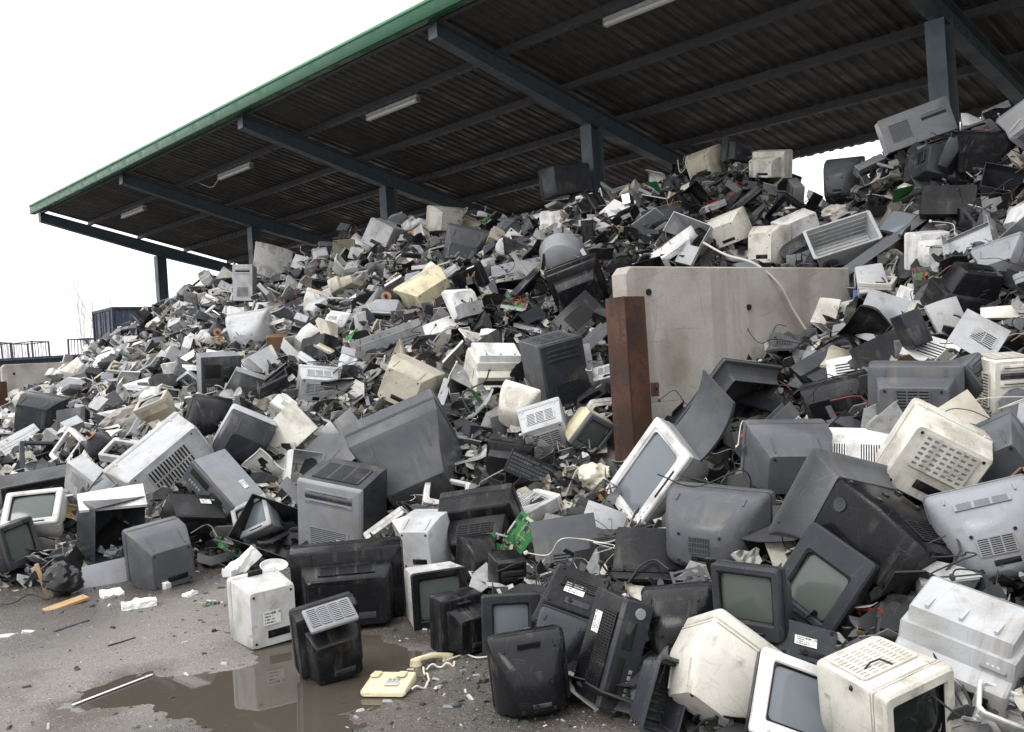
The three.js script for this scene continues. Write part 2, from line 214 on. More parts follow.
/* ------------------------------------------------ canopy shed: columns, rafters, purlins, corrugated sheets */
const X0 = -28.864, BAY = 6, DF = 9.116, DC = 12.62, DBK = 16.62, HF = 6.858, SL = .2333, ANG = Math.atan(SL);
const roofY = D => HF - SL * (D - DF);
const MS = { steel: plastic([.09, .112, .13], .7, 31, .7), purlin: plastic([.085, .085, .092], .4, 32, .7), sheet: plastic([.088, .081, .077], .7, 33, .85), green: plastic([.017, .085, .038], .35, 34, .6), greenL: plastic([.10, .30, .17], .4, 35, .5) };
const shed = thing('open_shed', 'long open steel canopy with green fascia and corrugated roof over the heap', 'shed');
shed.rotation.y = -YAW;
{
  const NB_ = 7, XE = X0 + BAY * (NB_ - 1) + 2;
  for (let k = 0; k < NB_; k++) {
    const x = X0 + k * BAY;
    // I-section column: web faces along the shed, flanges toward the yard and the back
    const col = part('column', () => { const h = roofY(DC) - .34, o = []; o.push(B(.25, h, .018, 0, 0, .14), B(.25, h, .018, 0, 0, -.14), B(.014, h, .262)); return o.map(g => g.translate(x, h / 2, -DC)); }, MS.steel, shed);
    part('base_plate', [CB(.42, .03, .46, x, .016, -DC, .005)], MS.steel, col);
    // tapered cantilever rafter
    part('rafter', () => {
      const o = [], st = [[DF + .05, .27], [DC - .35, .34], [DC + .35, .34], [DBK - .25, .27]];
      const strip = (wd, off0, th) => { for (let i = 0; i + 1 < st.length; i++) { const [a, da] = st[i], [b, db] = st[i + 1], P = []; const ya0 = off0 === 'top' ? roofY(a) : roofY(a) - da, yb0 = off0 === 'top' ? roofY(b) : roofY(b) - db;
        const s = off0 === 'top' ? -1 : 1, q = [[-wd, ya0, -a], [wd, ya0, -a], [wd, yb0, -b], [-wd, yb0, -b]], r = q.map(v => [v[0], v[1] + s * th, v[2]]);
        const quad = (A, Bq, C, Dq) => P.push(...A, ...Bq, ...C, ...A, ...C, ...Dq); quad(q[0], q[1], q[2], q[3]); quad(r[3], r[2], r[1], r[0]); for (let e = 0; e < 4; e++) quad(q[e], r[e], r[(e + 1) % 4], q[(e + 1) % 4]);
        const g = new THREE.BufferGeometry(); g.setAttribute('position', new THREE.Float32BufferAttribute(P, 3)); o.push(g); } };
      strip(.10, 'top', .016); strip(.10, 'bot', .016);
      const s = new THREE.Shape(); st.forEach(([a, d], i) => { const X = a, Y = roofY(a) - .014; i ? s.lineTo(X, Y) : s.moveTo(X, Y); }); [...st].reverse().forEach(([a, d]) => s.lineTo(a, roofY(a) - d + .014));
      o.push(new THREE.ExtrudeGeometry(s, { depth: .012, bevelEnabled: false }).rotateY(Math.PI / 2).translate(-.006, 0, 0));
      o.push(B(.2, .27, .012, 0, roofY(DF) - .147, -DF - .04));
      return o.map(g => g.translate(x, 0, 0));
    }, MS.steel, shed, .3);
  }
  const purD = [DF + .1, 10.49, 11.95, 13.40, 14.86, 16.32];
  for (const D of purD) for (let k = -1; k < NB_ - 1; k++) {
    const x0 = k < 0 ? X0 - .12 : X0 + k * BAY + (k ? .004 : -.0), x1 = X0 + (k + 1) * BAY; if (k < 0) continue;
    part('purlin', () => { const L = x1 - x0 + (k === NB_ - 2 ? 2 : 0), o = [B(L, .13, .010), B(L, .010, .07, 0, .06, -.035), B(L, .010, .07, 0, -.06, -.035), B(L, .03, .006, 0, -.05, -.07)]; return o.map(g => g.rotateX(ANG * -1).translate((x0 + x1) / 2 + (k === NB_ - 2 ? 1 : 0), roofY(D) + .071, -D)); }, MS.purlin, shed, .3);
  }
  // corrugated sheets, each a metre wide, running down the slope
  const Lr = (DBK - DF + .25) / Math.cos(ANG), wS = 1.0, pitch = .2;
  const sheetGeo = ov => { const prof = [[-.06, ov + .002]]; for (let i = 0; i <= 5; i++) for (const [u, v] of i < 5 ? [[0, 0], [.35, 0], [.5, 1], [.85, 1]] : [[0, 0]]) prof.push([(i + u) * pitch, v * .030 + ov]);
    const P = [], T_ = .003, f = (a, b, c, d) => P.push(...a, ...b, ...c, ...a, ...c, ...d);
    for (let i = 0; i + 1 < prof.length; i++) { const [a, ya] = prof[i], [b, yb] = prof[i + 1]; for (const o of [0, T_]) { const A = [a, ya + o, 0], Bq = [b, yb + o, 0], C = [b, yb + o, -Lr], Dq = [a, ya + o, -Lr]; o ? f(A, Bq, C, Dq) : f(Dq, C, Bq, A); } f([a, ya, 0], [b, yb, 0], [b, yb + T_, 0], [a, ya + T_, 0]); f([a, ya + T_, -Lr], [b, yb + T_, -Lr], [b, yb, -Lr], [a, ya, -Lr]); }
    const g = new THREE.BufferGeometry(); g.setAttribute('position', new THREE.Float32BufferAttribute(P, 3)); return finish(g, .2); };
  const sg = [sheetGeo(0), sheetGeo(.006)];
  const tints = [1, .9, 1.08, .96, 1.03].map(t => { const m = MS.sheet.clone(); m.color.setScalar(Math.min(1, t * .93)); return m; });
  let i = 0; for (let x = X0 - .1; x < XE; x += wS, i++) { const m = new THREE.Mesh(sg[i % 2], tints[(i * 7) % 5]); m.name = 'roof_sheet'; m.castShadow = m.receiveShadow = true; m.position.set(x, roofY(DF) + .140 + .15 * SL, -DF + .15); m.rotation.x = -ANG; shed.add(m); }
  const L = XE - X0 + .25, fx = X0 - .12 + L / 2;
  const fas = part('fascia', () => [CB(L, .21, .03, fx, HF + .05, -DF + .17, .006), CB(L, .02, .12, fx, HF - .055, -DF + .10, .004)], MS.green, shed);
  part('fascia_cap', [CB(L + .02, .058, .07, fx, HF + .182, -DF + .17, .012)], MS.greenL, fas);
}
{ // unlit fluorescent battens under the first purlin
  const tubeM = plain([.62, .62, .58], .35), rows = ['leftmost unlit fluorescent batten under the far bay of the shed roof', 'unlit fluorescent batten under the second bay with a loose wire', 'unlit fluorescent batten under the third bay of the shed roof', 'unlit fluorescent batten under the roof nearest the top edge'];
  [3.1, 8.95, 15.0, 20.9].forEach((s, i) => {
    const X = X0 + s, D = 10.60, [wx, wz] = toWorld(X, D), g = thing('fluorescent_batten', rows[i], 'lamp', V(wx, roofY(D) - .06, wz), 'fluorescent battens under the canopy'); g.rotation.y = -YAW;
    part('housing', [CB(1.55, .06, .10, 0, .04, 0, .01)], T.lgrey, g);
    const df = part('diffuser', [loft([{ z: .75, w: .10, h: .07, r: .03 }, { z: -.75, w: .10, h: .07, r: .03 }], 3).rotateY(Math.PI / 2).translate(0, -.025, 0)], tubeM, g);
    part('end_cap', [CB(.03, .08, .11, -.76, -.02, 0)], T.mgrey, g); part('end_cap', [CB(.03, .08, .11, .76, -.02, 0)], T.mgrey, g);
    if (i === 1) part('loose_wire', [tube([V(-.75, .02, 0), V(-1.1, -.16, .02), V(-1.5, -.05, .02), V(-1.9, .1, 0)], .008)], M.cableW, g);
  });
}
/* ------------------------------------------------ dividing walls of precast concrete with steel end posts */
const concTex = tex(k => { const a = NA[k], b = NB[k], f = NF[k], s = SC[k]; let c = mix3([.36, .33, .29], [.47, .445, .41], clamp((a - .3) * 2)); c = c.map(v => v * (.86 + .2 * b + .14 * f)); if (a < .36) c = mix3(c, [.24, .21, .17], clamp((.36 - a) * 4)); if (b > .7) c = mix3(c, [.5, .48, .45], .25); if (s > .7) c = mix3(c, [.14, .12, .1], .5); const run = NB[((k >> 13) * TS + (k & 511)) % (TS * TS)]; if (run > .58) c = mix3(c, [.24, .21, .18], Math.min(.4, (run - .58) * 3)); if (f > .9) c = mix3(c, [.15, .14, .12], .5); return c; }, true, .45);
M.concrete = new THREE.MeshStandardMaterial({ map: concTex, roughness: .93, bumpMap: bumpTex, bumpScale: .004 });
const rustTex = tex(k => { const a = NA[k], b = NB[k], f = NF[k]; let c = mix3([.036, .0155, .010], [.098, .040, .021], clamp((a - .3) * 2.2)); c = c.map(v => v * (.6 + .5 * b + .35 * f)); if (b > .62) c = mix3(c, [.028, .02, .018], .7); return c; }, true, .8);
M.rust = new THREE.MeshStandardMaterial({ map: rustTex, roughness: .85, bumpMap: bumpTex, bumpScale: .004 });
function divider(name, label, plabel, x, z, yaw, len, ph, postH) {
  const w = thing(name, label, 'wall', V(x, 0, z)); w.rotation.y = yaw; // panels run along local -z, post at the origin
  for (let k = 0; k < 2; k++) part('concrete_panel', () => { // front corner of the top panel is cut back
    const y0 = k * ph + (k ? .006 : 0), y1 = (k + 1) * ph, s = new THREE.Shape(); s.moveTo(0, y0); s.lineTo(len, y0); s.lineTo(len, y1); if (k) { s.lineTo(.06, y1); s.lineTo(0, y1 - .06); } else s.lineTo(0, y1);
    return [new THREE.ExtrudeGeometry(s, { depth: .19 - .024, bevelEnabled: true, bevelSize: .012, bevelThickness: .012, bevelSegments: 1 }).translate(0, 0, -.083).rotateY(Math.PI / 2).translate(0, 0, 0)]; }, M.concrete, w, .3);
  for (const [zz, yy] of [[-1.55, 2 * ph - .38], [-.25, 2 * ph - .22]]) part('lifting_socket', [cyl(.028, .028, .03, 0, 0, 0, 10).rotateZ(Math.PI / 2).translate(.098, yy, zz)], M.hole, w);
  const p = thing('steel_post', plabel, 'post', V(x, 0, z).addScaledVector(V(Math.cos(yaw), 0, -Math.sin(yaw)), .17)); p.rotation.y = yaw;
  part('web', [CB(.014, postH - .004, .2, -.0, postH / 2, .094, .003)], M.rust, p);
  part('flange', [CB(.25, postH, .022, 0, postH / 2, .206, .004)], M.rust, p); part('flange', [CB(.022, postH - .002, .22, .112, postH / 2, .085, .004)], M.rust, p);
  part('bracket', [CB(.016, .12, .09, .116, ph + .13, -.08), cyl(.018, .018, .03, .138, ph + .16, -.09, 8).rotateX(0)], M.rust, p);
  return w;
}
const WALLD = { x: 1.0, z: -8.42, yaw: -R(55.7) };
divider('concrete_wall', 'weathered grey concrete panel wall rising out of the heap behind the rusty post', 'rusty brown steel channel post at the end of the concrete wall', WALLD.x, WALLD.z, WALLD.yaw, 3.15, 1.215, 2.16);
divider('far_concrete_wall', 'distant low concrete wall behind the heap at the far left edge', 'dark rusty post of the distant concrete wall at left edge', -12.5, -23.2, -R(47), 6, 1.2, 2.0);
/* ------------------------------------------------ far yard: containers, cages, skip, bare trees */
const MC = { blue: plastic([.035, .045, .078], .6, 41, .6), blueF: plastic([.014, .017, .028], .5, 42, .6), cage: plain([.06, .06, .065], .6), twig: plain([.42, .40, .38], .9) };  // twig colour paled to stand in for glare of the bright sky
function container(pos, yaw, label) {
  const g = thing('shipping_container', label, 'container', pos, 'blue containers stacked behind the heap'); g.rotation.y = yaw; const L = 6.06, H = 2.59, W = 2.44;
  for (const [s, nm] of [[1, 'side_wall'], [-1, 'side_wall']]) part(nm, () => { const P = [], n = 22, st = L / n / 4, pr = []; for (let i = 0; i < n; i++) for (const [u, v] of [[0, 0], [1, 0], [1.5, 1], [2.5, 1], [3.5, 1]]) pr.push([-L / 2 + (i * 4 + u) * st, v * .036]); pr.push([L / 2, 0]);
    for (let i = 0; i + 1 < pr.length; i++) { const [a, c] = pr[i], [b, d] = pr[i + 1], z0 = s * (W / 2 - .04 + c), z1 = s * (W / 2 - .04 + d); P.push(a, .1, z0, b, .1, z1, b, H - .08, z1, a, .1, z0, b, H - .08, z1, a, H - .08, z0); } const q = new THREE.BufferGeometry(); q.setAttribute('position', new THREE.Float32BufferAttribute(P, 3)); return q; }, MC.blue, g, .3);
  part('frame', () => { const o = []; for (const x of [-1, 1]) for (const z of [-1, 1]) o.push(B(.12, H, .12, x * (L / 2), H / 2, z * (W / 2))); for (const z of [-1, 1]) for (const y of [.06, H - .06]) o.push(B(L - .13, .12, .10, 0, y, z * W / 2)); for (const x of [-1, 1]) for (const y of [.06, H - .06]) o.push(B(.10, .12, W - .13, x * L / 2, y, 0)); return o; }, MC.blueF, g);
  part('roof', [B(L, .04, W - .1, 0, H - .04, 0)], MC.blue, g);
  for (const z of [-1, 1]) part('door', [CB(.05, H - .26, W / 2 - .09, -L / 2 + .01, H / 2, z * W / 4, .01)], MC.blue, g);
  part('door_bar', () => { const o = []; for (const z of [-.85, -.3, .3, .85]) o.push(cyl(.02, .02, H - .3, -L / 2 - .04, H / 2, z, 6)); return o; }, MC.blueF, g);
  part('end_wall', [B(.04, H - .2, W - .12, L / 2 - .01, H / 2, 0)], MC.blue, g);
  return g;
}
container(V(-15.66, 0, -43.9), R(42), 'lower blue shipping container of the stack behind the heap');
container(V(-15.66, 2.6, -43.9), R(42), 'upper blue shipping container standing behind the far end of the heap');
{ // stacked wire cages far left
  const cageGeo = () => { const o = [], W = 1.2, H = 1.0; for (const x of [-1, 1]) for (const z of [-1, 1]) o.push(B(.07, H, .07, x * W / 2, H / 2, z * W / 2)); for (const y of [.12, H - .04]) for (const s of [-1, 1]) o.push(B(W, .05, .05, 0, y, s * W / 2), B(.05, .05, W, s * W / 2, y, 0)); for (let i = -2; i <= 2; i++) for (const s of [-1, 1]) o.push(B(.018, H - .1, .018, i * .2, H / 2, s * W / 2), B(.018, H - .1, .018, s * W / 2, H / 2, i * .2)); return o; };
  const gg = finish(cageGeo()), pl = finish([B(1.2, .06, 1.2, 0, .1, 0)]); const n = 5; let id = 0;
  const ord = ['first', 'second', 'third', 'fourth', 'fifth', 'sixth', 'seventh'], lev = ['bottom', 'second', 'third', 'top'];
  for (let i = 0; i < n; i++) for (let l = 0; l < (i === 3 ? 3 : 4); l++) {  const c = thing('wire_cage', `stacked wire stillage on the far horizon, ${ord[i]} stack from left, ${lev[l]} layer`, 'cage', V(-26.2 + i * 1.30 - .2 * (l % 2), l * 1.08, -47 + (i % 2) * .8), 'wire cages stacked on the horizon'); const f = new THREE.Mesh(gg, MC.cage); f.name = 'wire_frame'; const p = new THREE.Mesh(pl, MC.cage); p.name = 'floor_pallet'; f.castShadow = f.receiveShadow = p.castShadow = p.receiveShadow = true; c.add(f, p); c.rotation.y = rr(-.5, .5); c.rotation.z = l > 2 ? rr(-.06, .06) : 0; c.position.x += rr(-.25, .25); }
  const sk = thing('scrap_skip', 'dark blue open skip in front of the stacked wire cages', 'skip', V(-17.2, 0, -35)); sk.rotation.y = R(14);
  part('tub', [tub([{ z: 2.95, w: 6.4, h: 2.3, r: .05 }, { z: 0, w: 5.4, h: 2.1, r: .05 }], .06).rotateX(-Math.PI / 2)], MC.blueF, sk); part('rim', [ringFrame(6.5, 2.4, .1, 6.26, 2.14, .05, .05).rotateX(-Math.PI / 2).translate(0, 2.98, 0)], MC.blue, sk);
}
function bareTree(pos, h, seed, label) {
  const f = rng(seed), g = thing('bare_tree', label, 'tree', pos, 'bare trees on the horizon'), tr = [], br = [];
  const rec = (p, dir, len, r, dep, out) => { const q = p.clone().addScaledVector(dir, len), c = new THREE.CylinderGeometry(r * .65, r, len, 4, 1, true); c.applyQuaternion(new THREE.Quaternion().setFromUnitVectors(V(0, 1, 0), dir)); const m = p.clone().lerp(q, .5); c.translate(m.x, m.y, m.z); out.push(c);
    if (dep === 0) return; const n = dep > 3 ? 3 : 2; for (let i = 0; i < n; i++) { const d2 = dir.clone().add(V((f() - .5) * .55, f() * .4, (f() - .5) * .55)).normalize(); rec(i ? p.clone().lerp(q, .45 + f() * .5) : q, d2, len * (.6 + f() * .2), r * (i ? .45 : .65), dep - 1, br); } };
  rec(V(0, 0, 0), V((f() - .5) * .1, 1, 0).normalize(), h * .36, h * .007, 6, tr);
  part('trunk', tr, MC.twig, g); part('crown', br, MC.twig, g); return g;
}
bareTree(V(-31.5, 0, -70), 10.5, 3, 'tallest thin bare tree on the horizon left of the container'); bareTree(V(-34.0, 0, -76), 9.2, 8, 'slim bare tree on the horizon, middle of the three'); bareTree(V(-28.6, 0, -67), 11, 12, 'slender bare tree right behind the corner of the container');
bareTree(V(-38, 0, -72), 6.2, 21, 'small bare bush above the wire cages'); bareTree(V(-35.6, 0, -70), 5.8, 25, 'low bare bush above the wire cages, right of the small one');
/* ------------------------------------------------ the body of the heap under the scrap */
{
  const P = [], I = [], nx = 260, nz = 130; const x0 = -34, x1 = 6, d0 = .6, d1 = 15.4;
  for (let j = 0; j <= nz; j++) for (let i = 0; i <= nx; i++) { const X = lerp(x0, x1, i / nx), D = lerp(d0, d1, j / nz), [x, z] = toWorld(X, D); P.push(x, heapY(x, z) - .14 + (hash2(i, j, 71) - .5) * .26 * (heapY(x, z) > .2 ? 1 : .2), z); if (i && j) { const k = j * (nx + 1) + i, a = k - nx - 2, b = k - nx - 1, c = k - 1; I.push(a, b, c, b, k, c); } }
  const g = new THREE.BufferGeometry(); g.setAttribute('position', new THREE.Float32BufferAttribute(P, 3)); g.setIndex(I);
  const m = part('scrap_mound', g, plastic([.17, .155, .14], 1, 51, .9), scene, .2); tag(m, 'dark packed debris inside the long scrap heap', 'scrap heap', null, 'structure');
}
/* ------------------------------------------------ kinds of scrap. Each builder fills a Group; front is +z, y up, origin at the centre; sizes in metres */
const K = {};
function ventOn(g, body, f, o = {}) { // louvred patch on a face: plate coloured dark for the shade inside, ribs across it
  const w = f.w * (o.w ?? .6), h = f.h * (o.h ?? .5), n = o.n ?? Math.max(4, Math.round(h / .018)), cx = f.w * (o.x || 0), cy = f.h * (o.y || 0);
  const rec = part('vent_shade_plate', () => [B(w, h, .003, cx, cy, .0035).applyMatrix4(f.m)], o.rec ? T[o.rec] : M.hole, g);  // rec tone carries the softer shade of a shallow recess
  part('vent_rib', () => { const a = []; const cols = o.cols ?? 2; if (o.vert) { for (let i = 0; i <= n; i++) a.push(B(w / n * .5, h, .006, cx - w / 2 + w * i / n, cy, .006)); for (let c = 0; c <= cols; c++) a.push(B(w, h * .05, .0064, cx, cy - h / 2 + h * c / cols, .006)); } else { for (let i = 0; i <= n; i++) a.push(B(w, h / n * .5, .006, cx, cy - h / 2 + h * i / n, .006)); for (let c = 0; c <= cols; c++) a.push(B(w * .05, h, .0064, cx - w / 2 + w * c / cols, cy, .006)); } return a.map(q => q.applyMatrix4(f.m)); }, body, rec);
}
function stickerOn(g, f, x, y, w, h) { const m = new THREE.Mesh(new THREE.PlaneGeometry(w, h).translate(f.w * x, f.h * y, .0055).applyMatrix4(f.m), M.sticker); m.name = 'paper_label'; m.castShadow = m.receiveShadow = true; g.add(m); }
function plateOn(g, name, mat, f, x, y, w, h, t = .01) { return part(name, () => [CB(w, h, t, f.w * x, f.h * y, t / 2 - .002, Math.min(.004, t / 3)).applyMatrix4(f.m)], mat, g); }

/* cathode-ray monitor or television */
K.crt = (g, o) => {
  const { w, h, d } = o, t = T[o.t], ft = T[o.ft || o.t], st = o.st || 'tv', zf = d / 2, bt = Math.min(d * (o.bt ?? .17), .16), r = Math.min(w, h) * (o.r ?? .04);
  const zb = zf - bt, c = .012;
  const prof = {
    tv: [[0, .985, .985, 0], [.22, .97, .96, 0], [.30, .93, .90, -.02], [.62, .74, .68, -.09], [.97, .64, .54, -.13], [1, .61, .51, -.13]],
    step: [[0, .985, .985, 0], [.36, .97, .95, 0], [.40, .93, .90, 0], [.44, .80, .72, -.06], [.96, .70, .62, -.1], [1, .66, .58, -.1]],
    mon: [[0, .985, .985, 0], [.42, .965, .965, 0], [.52, .93, .92, 0], [.97, .74, .72, -.05], [1, .71, .69, -.05]],
    box: [[0, .985, .985, 0], [.12, .96, .96, 0], [.94, .92, .90, -.01], [1, .88, .86, -.01]],
    round: [[0, .985, .985, 0], [.18, .97, .96, 0], [.36, .93, .90, -.01], [.55, .85, .80, -.03], [.74, .74, .67, -.06], [.9, .62, .54, -.09], [1, .46, .38, -.11]],
  }[st];
  const secs = prof.map(([u, a, b, y], i) => ({ z: lerp(zb - (i ? 0 : -.002), -d / 2, u), w: w * a, h: h * b, y: h * y, r: st === 'round' ? Math.min(w, h) * (.05 + .16 * u) : r * (.6 + u) }));
  const n = st === 'round' ? 3 : 2, iw = w * (o.iw ?? .80), ih = h * (o.ih ?? .74), oy = h * (o.oy ?? .03);
  if (o.hollow) part('rear_shell', () => [tub(secs, .006, n)], t, g);
  else part('rear_shell', () => [loft(secs, n)], t, g);
  if (!o.nofront) {
    part('front_bezel', () => [ringFrame(w, h, bt, iw, ih, r, Math.min(iw, ih) * .05, oy, Math.min(.010, bt * .2)).translate(0, 0, zf)], ft, g);
    part('screen', () => [bulge(iw * 1.04, ih * 1.04, Math.min(.03, bt * .4)).translate(0, oy, Math.max(zf - .042, zb + .006))], o.scr || M.glass, g);
    part('screen_surround', () => [ringFrame(iw * 1.02, ih * 1.02, .02, iw * .93, ih * .92, .01, Math.min(iw, ih) * .09, 0, .004).translate(0, oy, zf - Math.min(.012, bt * .2))], o.sur || T.black, g);
    if (ih < h * .86) { const by = -h / 2 + (h - ih) * .5 * .55 + oy * .3;
      part('control_strip', () => [CB(w * .34, h * .035, .006, w * .1, by, zf + .001, .002)], o.t === 'black' ? T.dgrey : T.black, g);
      for (let i = 0; i < 3; i++) part('button', () => [CB(w * .03, h * .022, .008, -w * (.2 + i * .06), by, zf + .002, .002)], ft, g); }
  }
  const nl = secs.length, side = { top: 1, left: 1, right: 1, bottom: 1 }, iT = st === 'tv' ? 3 : st === 'round' ? 3 : st === 'box' ? 1 : 3;
  for (const v of o.v || []) { if (v === 'back') ventOn(g, t, face(secs, 0, 'back'), { w: .7, h: .42, y: .12, cols: 3, ...(o.vo || {}) }); else ventOn(g, t, face(secs, v[1] === '0' ? 1 : iT, v.replace('0', '')), { w: .66, h: .6, cols: 3, ...(o.vo || {}) }); }
  const fb = face(secs, 0, 'back');
  if (o.sock !== false && !o.hollow && (CK === null || hashStr(CK) % 3 === 0)) { plateOn(g, 'socket_plate', T[o.t === 'black' ? 'dgrey' : 'black'], fb, .1, -.30, fb.w * .5, fb.h * .14, .006); const q = part('socket', () => [cyl(.012, .012, .012, 0, 0, 0, 8).rotateX(Math.PI / 2).translate(fb.w * -.05, fb.h * -.30, .006).applyMatrix4(fb.m)], M.hole, g); }
  if (CK === null && !o.hollow) { // screw holes in the corners of the back, ridges on the flange, a seam behind the front
    for (const a of [-1, 1]) for (const b of [-1, 1]) part('screw_hole', () => [cyl(.008, .008, .006, 0, 0, 0, 8).rotateX(Math.PI / 2).translate(fb.w * a * .42, fb.h * b * .42, .002).applyMatrix4(fb.m)], M.hole, g);
    part('seam_band', () => [ringFrame(w * .993, h * .993, .008, w * .9, h * .9, r, r, 0, .002).translate(0, 0, zb - .004)], T[{ pale: 'lgrey', white: 'lgrey', cream: 'beige', beige: 'mgrey', yellow: 'beige', lgrey: 'mgrey', mgrey: 'slate', slate: 'dgrey' }[o.t] || 'black'], g);
    const ft2 = face(secs, iT - 1, 'top'); for (const x of [-.38, .38]) part('ridge', () => [B(ft2.w * .02, ft2.h * .8, .008, ft2.w * x, 0, .003).applyMatrix4(ft2.m)], t, g); }
  if (o.lab) stickerOn(g, fb, -.05, .0, Math.min(.16, fb.w * .4), Math.min(.09, fb.h * .25));
  if (o.foot) { const ft_ = part('swivel_foot', () => [loft([{ z: .02, w: w * .6, h: d * .5, r: .05 }, { z: .0, w: w * .62, h: d * .55, r: .06 }], 2).rotateX(-Math.PI / 2).translate(0, -h / 2 - .05, 0), cyl(w * .12, w * .2, .05, 0, -h / 2 - .02, 0, 12)], ft, g); }
  if (o.handle) { part('handle_recess', () => [CB(w * .3, .01, .05, 0, 0, .004, .004).applyMatrix4(face(secs, iT - 1, 'top').m)], M.hole, g); }
  if (o.cap) { const f = face(secs, 2, 'top'); const cp = part('top_cover', () => [CB(f.w * .92, d * .62, .03, 0, 0, .012, .008).applyMatrix4(mat4(V(0, h * .47, -d * .14), V(0, 1, -.22), V(0, .2, 1)))], T[o.cap], g); const ff = { m: mat4(V(0, h * .47, -d * .14).addScaledVector(V(0, 1, -.22).normalize(), .027), V(0, 1, -.22), V(0, .2, 1)), w: f.w * .92, h: d * .62 }; for (let i = 0; i < 4; i++) ventOn(g, T[o.cap], ff, { w: .18, h: .7, x: -.345 + .23 * i, n: 9, cols: 1 }); }
};
/* television whose front flares out in a hollow curve */
K.flare = (g, o) => { const { w, h, d } = o, zf = d / 2, at = u => lerp(zf, -d / 2, u);
  const fl = [[0, 1, 1], [.015, .985, .98], [.04, .92, .90], [.075, .86, .84], [.12, .81, .785], [.17, .78, .75], [.22, .765, .735]].map(([u, a, b]) => ({ z: at(u), w: w * a, h: h * b, r: .015 })), bk = [[.215, .75, .72], [.6, .745, .71], [.66, .70, .66], [.97, .58, .52], [1, .54, .48]].map(([u, a, b]) => ({ z: at(u), w: w * a, h: h * b, r: .03 }));
  if (o.hollow) { part('flared_front', () => [ringFrame(w * .99, h * .99, .03, w * .74, h * .66, .015, .02).translate(0, 0, zf + .004), tub(fl.slice().reverse(), .006).scale(1, 1, 1)], T[o.ft], g); part('crossbar', () => [CB(w * .74, .05, .03, 0, -h * .3, at(.2))], T[o.ft], g); }
  else { part('flared_front', () => [loft(fl, 2)], T[o.ft], g); part('screen', () => [bulge(w * .74, h * .66, .02).translate(0, h * .04, zf + .003)], M.glass, g); part('front_bezel', () => [ringFrame(w * .97, h * .97, .02, w * .76, h * .68, .012, .02, h * .04).translate(0, 0, zf + .018)], T[o.ft], g); part('rear_shell', () => [loft(bk, 2)], T[o.t], g);
    for (const s of [-1, 1]) for (const [x, u] of [[-.3, .28], [.3, .28], [-.24, .5], [.24, .5], [0, .38]]) { part('screw_boss', () => [cyl(.018, .02, .012, w * x, s * (h * .362), at(u), 10)], T.black, g); part('screw', () => [cyl(.005, .005, .016, w * x, s * (h * .362), at(u), 6)], M.steel, g); }
    for (const s of [-1, 1]) for (const y of [-.2, .15]) part('foot', () => [cyl(.03, .034, .012, 0, 0, 0, 12).rotateZ(Math.PI / 2).translate(s * w * .376, h * y, at(.34))], T.dgrey, g);
    const f = face(bk, 2, 'top'); ventOn(g, T[o.t], f, { w: .7, h: .6, cols: 3 }); ventOn(g, T[o.t], face(bk, 2, 'left'), { w: .5, h: .5, cols: 2 }); } };
